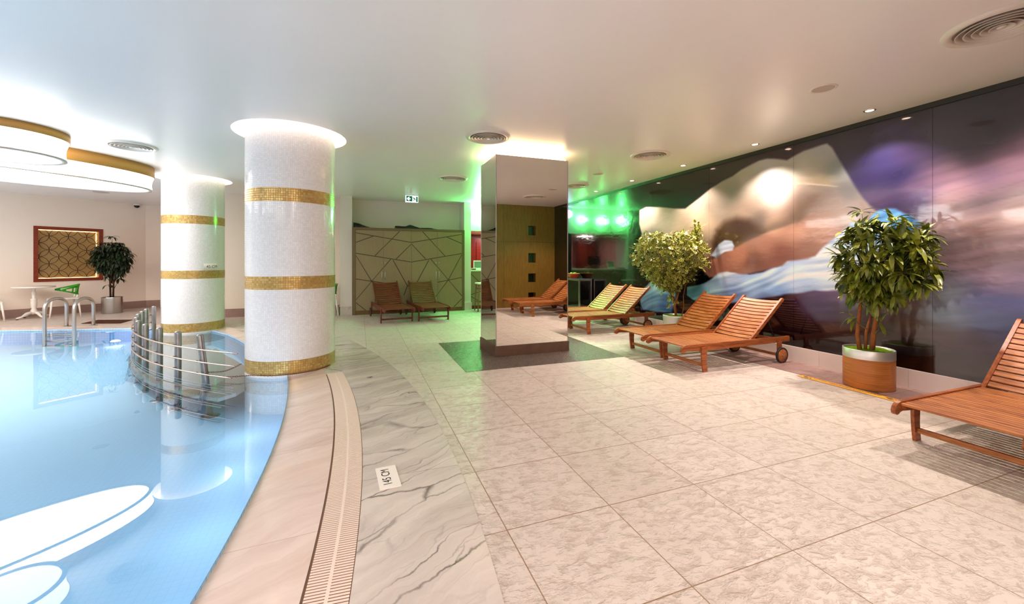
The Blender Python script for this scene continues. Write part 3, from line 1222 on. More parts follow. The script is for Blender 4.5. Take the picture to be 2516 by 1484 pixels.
def paint(Y, Z):
    Yw = Y + 0.10 * swirl(Y, Z, 3.0, 1)
    Zw = Z + 0.05 * swirl(Y, Z, 3.5, 2)
    c = blend(Yw, Zw, M_BG, 2.2, 0.015, 0.75)
    # cloud streaks
    st = swirl(Y * 0.9 + 1.6 * Z, Z * 5.5 + Y * 0.9, 2.3, 3)
    st2 = np.abs(swirl(Y * 1.3 + 2.0 * Z, Z * 7.5 + Y * 1.4, 3.1, 1))
    g = np.clip((c.mean(-1) - 60) / 90, 0, 1)
    c = np.clip(c - 24, 1, 255) * (0.92 + 0.16 * g)[..., None] * (1 + (0.16 + 0.14 * g)[..., None] * st[..., None] - 0.08 * (g * np.clip(1 - 4 * st2, 0, 1))[..., None])
    body = blend(Y + 0.02 * swirl(Y, Z, 6, 1), Z, M_BODY, 2.0, 0.012, 0.85)
    body *= (1 + 0.035 * swirl(Y, Z, 8, 2))[..., None]
    lum = body.mean(-1, keepdims=True)
    body = (body * 0.8 + lum * 0.2) * (lum / 185) ** 0.30 * np.array([0.95, 0.90, 0.93])
    m = soft_poly(Y, Z, M_POLY['body'], 0.022)[..., None]
    c = c * (1 - m) + body * m
    m = soft_poly(Y, Z, M_POLY['arch'], 0.085)[..., None]
    arch = np.array([72, 48, 36]) * (1 + 0.15 * swirl(Y, Z, 5, 0))[..., None]
    c = c * (1 - m) + arch * m
    m = soft_poly(Y, Z, M_POLY['wedge'], 0.075)[..., None] * 0.6
    c = c * (1 - m) + np.array([104, 86, 72]) * m
    m = (soft_poly(Y, Z, M_POLY['limb'], 0.022) * np.clip((Y - 3.15) / 0.8, 0, 1))[..., None]
    c = c * (1 - m) + body * np.array([1.04, 0.97, 0.94]) * m
    m = soft_poly(Y, Z, M_POLY['crease'], 0.05)[..., None] * 0.45
    c = c * (1 - m) + np.array([112, 84, 66]) * m
    cl = blend(Y, Z, M_CLOTH, 2.0, 0.008, 0.8)
    d = Y * 0.30 + Z
    wv_ = 2.6 * swirl(Y, Z, 2.6, 2)
    fold = 0.55 * (1 - 2 * np.abs(np.sin(13 * d + wv_))) + 0.35 * (1 - 2 * np.abs(np.sin(31 * d + 1.7 * wv_ + 1.0))) + 0.2 * np.sin(80 * d + 3 * wv_)
    cl = cl * np.array([1.12, 1.17, 1.24]) * (1 + 0.20 * fold)[..., None] + np.array([-7, -1, 7]) * (-fold[..., None])
    for key, s in (('blob', 0.03), ('cloth', 0.018), ('ball', 0.018)):
        m = soft_poly(Y + 0.012 * swirl(Y, Z, 14, 1), Z + 0.012 * swirl(Y, Z, 13, 2), M_POLY[key], s)[..., None]
        c = c * (1 - m) + cl * m
    c = np.clip(c, 2, 250) / 255.0
    lin = np.where(c <= 0.04045, c / 12.92, ((c + 0.055) / 1.055) ** 2.4)
    return lin * MURAL_GAIN


MURAL_GAIN = 0.85
mural = thing('mural', 'glossy wall-high printed mural of a reclining figure on white cloth under a violet sky', 'mural', (XW, 0, 0))
seams = [-0.14] + [2.39 + 1.42 * k for k in range(-1, 6)] + [10.98]
STEP = 0.014
for a, b in zip(seams[:-1], seams[1:]):
    ny = max(2, int((b - a) / STEP))
    nz = int((2.914 - 0.205) / STEP)
    yv = np.linspace(a + 0.0012, b - 0.0012, ny + 1)
    zv = np.linspace(0.203, 2.914, nz + 1)
    Y, Z = np.meshgrid(yv, zv, indexing='ij')
    col = paint(Y, Z).reshape(-1, 3)
    co = np.zeros((Y.size, 3))
    co[:, 1] = Y.ravel()
    co[:, 2] = Z.ravel()
    i, j = np.meshgrid(np.arange(ny), np.arange(nz), indexing='ij')
    q = (i * (nz + 1) + j).ravel()
    fc = np.stack([q, q + 1, q + nz + 2, q + nz + 1], 1)
    # edges of the board, going back to the wall
    me = bpy.data.meshes.new('panel')
    n0 = Y.size
    rim = [0, nz, (ny + 1) * (nz + 1) - 1, ny * (nz + 1)]
    extra = co[rim].copy()
    extra[:, 0] = 0.011
    co = np.vstack([co, extra])
    faces = fc.tolist()
    for e in range(4):
        f_ = (e + 1) % 4
        faces.append([rim[e], n0 + e, n0 + f_, rim[f_]])
    me.from_pydata(co.tolist(), [], faces)
    at = me.color_attributes.new('paint', 'FLOAT_COLOR', 'POINT')
    full = np.ones((n0 + 4, 4))
    full[:n0, :3] = col
    full[n0:, :3] = 0.01
    at.data.foreach_set('color', full.ravel())
    me.materials.append(M['mural'])
    o = bpy.data.objects.new('panel', me)
    COL.objects.link(o)
    o.parent = mural


# ------------------------------------------------------------------ mosaic columns and their ceiling coves
def column(c, label, zb):
    t = thing('mosaic_column', label, 'column', (c[0], c[1], 0))
    r = c[2]
    zs = [(zb, 0.0, 0), (0.0, 0.165, 1), (0.165, 1.01, 0), (1.01, 1.165, 1), (1.165, 2.055, 0), (2.055, 2.215, 1), (2.215, ZC + 0.158, 0)]
    for (a, b, g) in zs:
        mb = MB()
        rr = r + (0.002 if g else 0)
        if g:
            mb.lathe([(rr, a), (rr, b)], (0, 0, 0), 96, 0, rr)
            mb.lathe([(rr - 0.004, a), (rr, a)], (0, 0, 0), 96, 0, rr, False)
            mb.lathe([(rr, b), (rr - 0.004, b)], (0, 0, 0), 96, 0, rr, False)
            mb.build('gold_band', M['mosaic_gold'], t, fix=False)
        else:
            mb.lathe([(rr, a), (rr, b)], (0, 0, 0), 96, 0, rr)
            mb.build('shaft' if a > 1 or a > 0.1 else 'foot', M['mosaic_white'], t, fix=False)
    return t


column(C1, 'nearest round white mosaic column with gold bands at the pool edge', -0.62)
col2 = column(C2, 'far round white mosaic column with gold bands behind the steel railing', -0.45)
for c, cr, lab in ((C1, COVE_R, 'glowing round ceiling cove around the nearest column'), (C2, COVE_R2, 'glowing round ceiling cove around the far column')):
    mb = MB()
    mb.lathe([(c[2] + 0.003, 0.155), (cr - 0.003, 0.155)], (0, 0, 0), 64)
    o = mb.build('cove_light', M['cove'], None, (c[0], c[1], ZC), False)
    tag(o, lab, 'cove light')

# depth plate on the far column, bent to the shaft
pl = thing('depth_sign', 'small white 45 CM plate on the far column', 'sign', (C2[0], C2[1], 0))
a_mid = math.atan2(-C2[1], -C2[0])       # towards the camera
aw = 0.20
# plate centre sits to the right of the axis as seen by the camera
a_c = a_mid + 0.53
mb = MB()
mb.lathe([(C2[2] + 0.001, 1.175), (C2[2] + 0.005, 1.175), (C2[2] + 0.005, 1.30), (C2[2] + 0.001, 1.30)], (0, 0, 0), 12, 0, None, True, a_c - 0.24, a_c + 0.24)
mb.build('plate', M['plate'], pl, fix=False)
tx = text_mesh('lettering', '45 CM', 0.075, M['text'], pl, (0, 0, 0), (0, 0, 0), 0.0004)
for v in tx.data.vertices:
    an = a_c + 0.05 + v.co.x / C2[2]
    rr = C2[2] + 0.0056 + v.co.z
    v.co = (rr * math.cos(an), rr * math.sin(an), 1.237 + v.co.y)

# ------------------------------------------------------------------ mirrored pillar
t = thing('mirrored_pillar', 'square mirror-clad pillar on a brown stone plinth', 'pillar', (0, 0, 0))
ZM0, ZM1 = 0.15, 2.85
mb = MB()
mb.bbox(PX0 - 0.012, PX1 + 0.012, PY0 - 0.012, PY1 + 0.012, 0.0036, ZM0, 0.004)
mb.build('plinth', M['plinth_stone'], t)
mb = MB()
mb.box(PX0 + 0.012, PX1 - 0.012, PY0 + 0.012, PY1 - 0.012, ZM0, ZM1 - 0.002)
mb.build('core', M['wall_white'], t)
e = 0.012
for (x0, x1, y0, y1) in ((PX0 + e, PX1 - e, PY0 + 0.002, PY0 + e - 0.001), (PX0 + e, PX1 - e, PY1 - e + 0.001, PY1 - 0.002), (PX0 + 0.002, PX0 + e - 0.001, PY0 + e, PY1 - e), (PX1 - e + 0.001, PX1 - 0.002, PY0 + e, PY1 - e)):
    mb = MB()
    mb.box(x0, x1, y0, y1, ZM0, ZM1)
    mb.build('mirror_panel', M['mirror'], t)
for (x, y) in ((PX0, PY0), (PX1 - e, PY0), (PX0, PY1 - e), (PX1 - e, PY1 - e)):
    mb = MB()
    mb.bbox(x, x + e, y, y + e, ZM0, ZM1 + 0.004, 0.002)
    mb.build('corner_trim', M['steel'], t)
mb = MB()
mb.box(PX0 + 0.10, PX1 - 0.10, PY0 + 0.10, PY1 - 0.10, ZM1, ZC - 0.001)
mb.build('neck', M['wall_white'], t)
mb = MB()
for (x0, x1, y0, y1) in ((PX0 + 0.03, PX1 - 0.03, PY0 + 0.02, PY0 + 0.07), (PX0 + 0.03, PX1 - 0.03, PY1 - 0.07, PY1 - 0.02), (PX0 + 0.02, PX0 + 0.07, PY0 + 0.08, PY1 - 0.08), (PX1 - 0.07, PX1 - 0.02, PY0 + 0.08, PY1 - 0.08)):
    mb.box(x0, x1, y0, y1, ZM1 + 0.001, ZM1 + 0.018)
mb.build('light_strip', M['strip'], t)


# ------------------------------------------------------------------ drum pendants over the pool
def pendant(loc, a, b, rot, zg, zr, label, group=None):
    """elliptical drum: gold fascia, concave lit side, grey rim, lit underside"""
    t = thing('ceiling_drum_light', label, 'ceiling light', (loc[0], loc[1], ZC), rot, group)

    def ell(prof, mi=0):
        mb = MB()
        mb.lathe([(1.0 + o, z) for (o, z) in prof], (0, 0, 0), 96, mi)
        for i, v in enumerate(mb.v):
            # offset o is in metres, not in proportion
            rr = math.hypot(v[0], v[1])
            if rr > 1e-6:
                ux, uy = v[0] / rr, v[1] / rr
                o = rr - 1.0
                mb.v[i] = (ux * (a + o), uy * (b + o), v[2])
        return mb
    ell([(-0.02, -0.0005), (0.0, -0.0005), (0.0, zg), (-0.02, zg)]).build('fascia', M['gold_band'], t, fix=False)
    hh = zr - zg
    prof = [(-0.010 - 0.018 * math.sin(PI * k / 10) - 0.022 * k / 10, zg + hh * k / 10) for k in range(11)]
    ell(prof).build('side_diffuser', M['glow'], t, fix=False)
    ell([(-0.05, zr - 0.001), (-0.026, zr - 0.004), (-0.026, zr - 0.022), (-0.078, zr - 0.022), (-0.078, zr + 0.004)]).build('rim', M['rim_grey'], t, fix=False)
    mb = MB()
    ring = [mb.vert((a - 0.07) * math.cos(2 * PI * k / 96), (b - 0.07) * math.sin(2 * PI * k / 96), zr - 0.004) for k in range(96)]
    mb.face(ring[::-1])
    mb.build('underside_diffuser', M['glow'], t, fix=False)
    return t


pendant((-4.06, 6.78), 0.56, 0.56, 0, -0.10, -0.32, 'small round drum light with gold fascia, nearest the camera over the pool')
pendant((-4.80, 7.915), 1.75, 0.84, R(40), -0.18, -0.38, 'large oval drum light with gold fascia behind the small one')
pendant((-7.2, 5.2), 1.1, 0.75, R(70), -0.16, -0.36, 'oval drum light added as fill over the pool, outside the picture to the left')  # this and the next two are unseen drums added to light the pool
pendant((-4.0, -0.9), 1.1, 0.8, R(90), -0.16, -0.36, 'oval drum light added as fill over the pool end behind the camera')
pendant((-5.0, 1.6), 1.2, 0.9, R(100), -0.16, -0.36, 'oval drum light added as fill over the near pool, outside the picture')

# ------------------------------------------------------------------ round air diffusers in the ceiling
vent = None
vents = [((4.12, 1.44), 'round air diffuser nearest the camera, at the top right corner'),
         ((1.57, 5.10), 'round air diffuser just before the mirrored pillar'),
         ((4.16, 5.10), 'round air diffuser above the middle loungers'),
         ((1.70, 7.88), 'round air diffuser behind and left of the mirrored pillar'),
         ((4.33, 7.73), 'round air diffuser half hidden by the mirrored pillar'),
         ((-3.02, 7.25), 'round air diffuser beside the gold drum lights')]
for (x, y), lab in vents:
    if vent is None:
        vent = thing('air_diffuser', lab, 'air vent', (x, y, ZC), 0, 'round air diffusers in the ceiling')
        mb = MB()
        mb.lathe([(0.232, -0.001), (0.238, -0.016), (0.262, -0.022), (0.288, -0.012), (0.295, -0.0005)], seg=64)
        mb.build('outer_ring', M['vent_white'], vent, fix=False)
        mb = MB()
        for r in (0.222, 0.182, 0.142, 0.102, 0.062):
            mb.lathe([(r, -0.018), (r - 0.004, -0.020), (r - 0.010, -0.012), (r - 0.036, 0.014), (r - 0.033, 0.015), (r - 0.006, -0.010), (r, -0.018)], (0, 0, -0.006), seg=64)
        mb.lathe([(0.0, -0.022), (0.022, -0.020), (0.027, -0.012), (0.0, -0.008)], (0, 0, -0.004), 32)
        mb.build('louvre_rings', M['vent_white'], vent, fix=False)
        mb = MB()
        mb.lathe([(0.0, -0.0012), (0.236, -0.0012)], seg=48)
        mb.build('throat', M['throat'], vent, fix=False)
    else:
        dup(vent, (x, y, ZC), 0, lab)

# flat speaker grilles
spk = None
for (x, y), lab in (((4.08, 2.56), 'round grey speaker grille in the ceiling above the nearest planter'), ((4.14, 6.53), 'round speaker grille in the ceiling right of the mirrored pillar')):
    if spk is None:
        spk = thing('ceiling_speaker', lab, 'ceiling speaker', (x, y, ZC))
        mb = MB()
        mb.lathe([(0.088, -0.004), (0.094, -0.008), (0.106, -0.005), (0.110, -0.0005)], seg=40)
        mb.build('ring', M['vent_white'], spk, fix=False)
        mb = MB()
        mb.lathe([(0.0, -0.006), (0.089, -0.004)], seg=40)
        mb.build('grille', M['rim_grey'], spk, fix=False)
    else:
        dup(spk, (x, y, ZC), 0, lab)

# recessed downlights along the mural
dl = None
names = {2.76: 'downlight above the nearest potted tree', 4.12: 'downlight above the middle loungers', 5.46: 'downlight above the variegated potted tree',
         6.85: 'downlight above the far lounger pair', 8.19: 'farthest visible downlight of the row along the mural', 1.40: 'downlight above the nearest lounger, beyond the picture edge', 0.05: 'downlight at the veneered wall'}
DX = 5.14
for y in (2.76, 4.12, 5.46, 6.85, 8.19, 1.40):
    lab = 'small recessed ' + names[y]
    if dl is None:
        dl = thing('recessed_downlight', lab, 'downlight', (DX, y, ZC), 0, 'downlights along the mural')
        mb = MB()
        mb.lathe([(0.036, -0.002), (0.042, -0.006), (0.052, -0.004), (0.055, -0.0005)], seg=32)
        mb.build('bezel', M['steel'], dl, fix=False)
        mb = MB()
        mb.lathe([(0.0, -0.003), (0.037, -0.003)], seg=24)
        mb.build('lens', M['down'], dl, fix=False)
    else:
        dup(dl, (DX, y, ZC), 0, lab, 'downlights along the mural')
    l = bpy.data.lights.new('downlight_beam', 'SPOT')
    l.energy = W_DOWN
    l.color = (1.0, 0.87, 0.79)
    l.spot_size = R(118)
    l.spot_blend = 0.55
    l.shadow_soft_size = 0.035
    lo = bpy.data.objects.new('downlight_beam', l)
    lo.location = (DX, y, ZC - 0.012)
    lo.rotation_euler = (0, R(8), 0)
    COL.objects.link(lo)

# unseen ceiling panels, added as fill to carry the overall brightness
for i, (x, y, wh) in enumerate(((0.9, -1.6, 'just behind the camera'), (0.9, -4.6, 'far behind the camera'), (-3.0, -2.6, 'behind the camera over the pool end'), (-9.0, 1.5, 'above the far left side of the pool'), (-8.8, 8.6, 'over the far left deck, outside the picture'))):
    t = thing('added_fill_panel', 'square fill panel added to the ceiling ' + wh, 'ceiling light', (x, y, ZC), 0, 'added fill panels outside the picture')
    mb = MB()
    mb.bbox(-0.62, 0.62, -0.62, 0.62, -0.03, -0.0005, 0.004)
    mb.build('housing', M['white_plastic'], t)
    mb = MB()
    mb.box(-0.58, 0.58, -0.58, 0.58, -0.034, -0.0305)
    mb.build('diffuser', emit('fill_diffuser_%d' % i, (255, 232, 214), 4.0) if i == 0 else bpy.data.materials['fill_diffuser_0'], t)
    area_light('fill_glow', (x, y, ZC - 0.05), 1.1, W_FILL * (2.2 if y > 8 else 1.0), (1.0, 0.955, 0.945) if y < 8 else (1.0, 0.87, 0.78), (0, 0, 0), 1.1)

# ------------------------------------------------------------------ gutter grating
mb = MB()
y = -1.2
dy = 0.0165
while y < 5.34:
    xi, xo = gut_in(y) + 0.012, gut_out(y) - 0.004
    # radial direction
    s = (y - 2.9) / 14.0
    c = math.sqrt(1 - s * s)
    xm = (xi + xo) / 2
    T = Matrix.Translation((xm, y, 0)) @ Matrix.Rotation(math.asin(s), 4, 'Z')
    h = (xo - xi) / 2
    mb.box(-h, h, -0.0048, 0.0048, -0.012, 0.0035, 0, T)
    y += dy
ysr = [-1.2 + 0.1 * k for k in range(66)]
for fr, wd in ((0.5, 0.007),):
    for a, b in zip(ysr[:-1], ysr[1:]):
        if b > 5.35:
            break
        pts = []
        for yy in (a, b):
            xc = gut_in(yy) + 0.012 + (gut_out(yy) - gut_in(yy) - 0.016) * fr
            pts.append((xc - wd, yy))
            pts.append((xc + wd, yy))
        b0 = len(mb.v)
        for z in (-0.012, 0.0038):
            mb.v += [(pts[0][0], pts[0][1], z), (pts[1][0], pts[1][1], z), (pts[3][0], pts[3][1], z), (pts[2][0], pts[2][1], z)]
        for q in ((4, 5, 6, 7), (0, 4, 7, 3), (1, 2, 6, 5)):
            mb.face([b0 + i for i in q])
g = mb.build('gutter_grating', plain('grating_plastic', (236, 212, 196), 0.5), None)
tag(g, 'long curved white slatted overflow grating beside the pool coping', 'drain grating')
# the dark channel below the slats
mb = MB()
for a, b in zip(ysr[:-1], ysr[1:]):
    mb.face([mb.vert(gut_in(a), a, 0.0012), mb.vert(gut_out(a), a, 0.0012), mb.vert(gut_out(b), b, 0.0012), mb.vert(gut_in(b), b, 0.0012)])
g = mb.build('gutter_channel', plain('channel', (112, 78, 58), 0.8), None, None, False)
g['kind'] = 'structure'
g.name = 'trim_5'

# loose depth plate on the marble
t = thing('depth_sign', 'white 145 CM plate lying on the grey marble by the grating', 'sign', (0.162, 2.64, 0.0035), R(3.5))
mb = MB()
mb.bbox(-0.062, 0.062, -0.135, 0.135, 0, 0.006, 0.0015)
mb.build('plate', M['plate'], t)
text_mesh('lettering', '145 CM', 0.072, M['text'], t, (-0.008, 0.0, 0.0065), (0, 0, R(90)), 0.0003, xs=0.86)

# ------------------------------------------------------------------ railing in the water
RC = (2.516, 10.196)
RR = 6.19


def rpt(a, r):
    return (RC[0] + r * math.cos(a), RC[1] + r * math.sin(a))


post_xy = [(-1.73, 5.69), (-2.07, 6.04), (-2.40, 6.44), (-2.72, 6.89), (-2.97, 7.32), (-3.18, 7.78), (-3.35, 8.25), (-3.47, 8.68), (-3.58, 9.10), (-3.65, 9.56)]
rail = thing('pool_railing', 'curved steel railing of short posts and rods standing in the pool', 'railing')
for i, (x, y) in enumerate(post_xy):
    zf = pool_z(x, y)
    lean = 0.0
    mb = MB()
    a = math.atan2(y - RC[1], x - RC[0])
    top = Vector((x, y, 0.50))
    if i == 0:
        foot = Vector((x + 0.10, y - 0.03, zf))
        topv = Vector((x - 0.015, y + 0.0, 0.50))
    else:
        foot = Vector((x, y, zf))
        topv = top
    dirv = (topv - foot)
    rr = 0.035
    pts = [foot + dirv * k for k in (0, 0.5, 0.975, 0.992, 1.0)]
    mb.tube([tuple(p) for p in pts], [rr, rr, rr, rr * 0.9, rr * 0.55], 16)
    p = mb.build('post', M['steel_dull'], rail)
    mb = MB()
    mb.lathe([(0.0, 0.012), (0.095, 0.012), (0.10, 0.0), (0.0, 0.0)], (foot.x, foot.y, zf), 24)
    f = mb.build('foot_plate', M['steel_dull'], p)
    # weld marks where the rods meet the post
    for z in (0.334, 0.192, 0.058):
        q = rpt(a, RR + 0.045)
        mb = MB()
        mb.sphere((q[0], q[1], z), 0.013, 8, 6)
        mb.build('weld', M['rust'], p)
a_post = [math.atan2(y - RC[1], x - RC[0]) for (x, y) in post_xy]
a_post = [a if a > 0 else a + 2 * PI for a in a_post]
A0, A1 = min(a_post), max(a_post)
A_end0 = math.atan2(5.22 - RC[1], -1.34 - RC[0]) + 2 * PI
for z, ext in ((0.334, 0.005), (0.192, 0.002), (0.058, -0.002)):
    mb = MB()
    n = 70
    lo_a, hi_a = A0 - 0.02, A_end0 + ext * 2
    mb.tube([(*rpt(lo_a + (hi_a - lo_a) * k / n, RR + 0.052), z) for k in range(n + 1)], 0.0085, 8)
    mb.build('rod', M['rod'], rail)
for z in (-0.045, -0.075, -0.105):
    mb = MB()
    mb.tube([(*rpt(A0 + (A_end0 - A0) * k / 60, RR + 0.056), z) for k in range(61)], 0.004, 6)
    mb.build('lower_rod', M['steel'], rail)
for z in (-0.28, -0.44):
    mb = MB()
    mb.tube([(*rpt(A0 + 0.3 + (A_end0 - A0 - 0.33) * k / 60, RR + 0.056), z) for k in range(61)], 0.006, 6)
    mb.build('lower_rod', M['steel'], rail)
# net curtain hanging from the platform edge
mb = MB()
n = 220
lo_a, hi_a = A0 + 0.05, A_end0 - 0.06
prev = None
L = 0
for k in range(n + 1):
    a = lo_a + (hi_a - lo_a) * k / n
    col = []
    for s in range(7):
        f = s / 6
        wv = 0.035 * f * math.sin(a * 46) + 0.02 * f * math.sin(a * 91 + 1)
        q = rpt(a, RR + 0.085 + wv)
        zb = pool_z(*q)
        z = -0.135 + (zb + 0.03 + 0.135) * f * (0.75 + 0.25 * math.sin(a * 23))
        col.append((mb.vert(q[0], q[1], z), z))
    if prev:
        L2 = L + (hi_a - lo_a) / n * RR
        for s in range(6):
            mb.face((prev[s][0], col[s][0], col[s + 1][0], prev[s + 1][0]), 0, [(L, prev[s][1]), (L2, col[s][1]), (L2, col[s + 1][1]), (L, prev[s + 1][1])], True)
        L = L2
    prev = col
mb.build('net', M['net'], rail, fix=False)

# shallow children's platform behind the railing
edge = [rpt(A_end0 - 0.03 - (A_end0 - 0.03 - A0 + 0.02) * k / 60, RR + 0.085) for k in range(61)]
back = [(p[0] - 0.28 if p[1] < 8.6 else p[0] - 0.2, p[1] - (0.0 if p[1] < 8.6 else 0.32)) for p in catmull([(-1.06, 5.50), (-1.0, 6.2), (-1.45, 7.2), (-1.79, 7.84), (-2.08, 8.45), (-2.48, 9.15), (-3.0, 9.85), (-3.7, 10.3)], 4)]
poly = edge + back[::-1]
bm = bmesh.new()
vs_ = [bm.verts.new((x, y, -0.17)) for (x, y) in poly]
ed = [bm.edges.new((vs_[i], vs_[(i + 1) % len(vs_)])) for i in range(len(vs_))]
bmesh.ops.triangle_fill(bm, edges=ed)
r_ = bmesh.ops.extrude_face_region(bm, geom=bm.faces[:])
for v in [g_ for g_ in r_['geom'] if isinstance(g_, bmesh.types.BMVert)]:
    v.co.z -= 0.04
mb = MB()
mb.add_bm(bm)
o = mb.build('shallow_platform', M['shallow'], pool)

# rusty chains between the first post and the near column
chain_id = 0
for pts, lab in (([(-1.70, 5.66, 0.06), (-1.50, 5.71, 0.045), (-1.345, 5.80, 0.10)], 'upper rusty chain from the first railing post to the near column'),
                 ([(-1.70, 5.65, 0.05), (-1.45, 5.52, 0.02), (-1.18, 5.52, 0.012), (-0.97, 5.425, 0.012), (-0.72, 5.432, 0.012), (-0.50, 5.535, 0.012), (-0.36, 5.71, 0.014)], 'lower rusty chain wrapped round the foot of the near column')):
    ps = catmull(pts, 6)
    mb = MB()
    acc = 0
    step = 0.022
    k = 0
    P = [Vector(p) for p in ps]
    for a, b in zip(P[:-1], P[1:]):
        L = (b - a).length
        while acc < L:
            c = a.lerp(b, acc / L)
            d = (b - a).normalized()
            side = d.cross(Vector((0, 0, 1))).normalized()
            up = side.cross(d)
            s2 = side if k % 2 else up
            ring = [c + d * (0.014 * math.cos(q)) + s2 * (0.0065 * math.sin(q)) for q in [2 * PI * i / 8 for i in range(8)]]
            mb.tube([tuple(r_) for r_ in ring], 0.0024, 5, closed=True)
            k += 1
            acc += step
        acc -= L
    tag(mb.build('chain', M['rust'], None), lab, 'chain')

# ------------------------------------------------------------------ pool ladder
t = thing('pool_ladder', 'stainless steel pool ladder with two looped handrails at the far edge', 'pool ladder')
wa, wb = Vector((-5.70, 10.50)), Vector((-5.18, 10.33))
fa, fb = Vector((-5.66, 11.05)), Vector((-5.22, 11.02))
for w_, f_ in ((wa, fa), (wb, fb)):
    d = f_ - w_
    pts = [(w_.x, w_.y, -0.36), (w_.x, w_.y, 0.0), (w_.x, w_.y, 0.40)]
    zc, hr = 0.40, d.length / 2
    for k in range(1, 12):
        a = PI - PI * k / 12
        m = w_ + d * (0.5 + 0.5 * math.cos(a))
        pts.append((m.x, m.y, zc + 0.20 * math.sin(a) ** 0.8))
    pts += [(f_.x, f_.y, 0.40), (f_.x, f_.y, 0.2), (f_.x, f_.y, 0.0)]
    mb = MB()
    mb.tube(pts, 0.03, 12)
    h = mb.build('handrail', M['steel'], t)
    mb = MB()
    mb.lathe([(0.03, 0.014), (0.062, 0.012), (0.068, 0.0005)], (f_.x, f_.y, 0), 24)
    mb.build('collar', M['steel'], h, fix=False)
for z in (-0.07, -0.11, -0.20, -0.29):
    mb = MB()
    mb.tube([(wa.x, wa.y, z), (wb.x, wb.y, z)], 0.014, 8)
    mb.build('rung', M['steel'], t)

# underwater lamp by the ladder
o = MB().lathe([(0.0, 0.03), (0.05, 0.022), (0.075, 0.0)], (0, 0, 0), 24).build('underwater_light', M['pool_lamp'], None, (-4.42, 10.02, -0.2), False)
tag(o, 'round violet-white underwater light near the far pool edge', 'pool light')

# lamps set in the pool wall below the water line
for i, (x, y, wh) in enumerate(((pool_in(0.3), 0.3, 'behind the lower picture edge'), (pool_in(1.3), 1.3, 'nearest the camera'), (pool_in(2.3), 2.3, 'below the coping left of the 145 CM plate'), (pool_in(3.3), 3.3, 'below the coping in the middle of the curve'), (pool_in(4.2), 4.2, 'below the coping, second before the near column'), (pool_in(5.0), 5.0, 'just before the near column'), (-4.9, -4.4, 'at the rear end of the pool'), (-11.0, 3.0, 'on the far left side of the pool'), (-7.0, 10.6, 'at the far left deck'))):
    t = thing('underwater_light', 'round underwater light in the pool wall ' + wh, 'pool light', (x, y, -0.2), 0, 'lamps in the pool wall')
    mb = MB()
    mb.sphere((0, 0, 0), 0.06, 16, 10, 0, (0.2, 1, 1))
    mb.build('lens', M['pool_lamp'], t, fix=False)
    l = bpy.data.lights.new('underwater_glow', 'POINT')
    l.energy = W_POOL
    l.color = (0.72, 0.88, 1.0)
    l.shadow_soft_size = 0.15
    lo = bpy.data.objects.new('underwater_glow', l)
    vv = Vector((-4.5, 4.0)) - Vector((x, y))
    vv = vv.normalized() * 0.45
    lo.location = (x + vv.x, y + vv.y, -0.22)
    COL.objects.link(lo)

# brown mat on the deck
mb = MB()
mb.prism([(-5.60, 11.40), (-4.84, 11.16), (-4.86, 11.72), (-5.58, 11.95)], 0.0005, 0.012, plane='xy')
tag(mb.build('floor_mat', M['mat'], None), 'flat dark brown mat on the deck behind the pool ladder', 'mat')


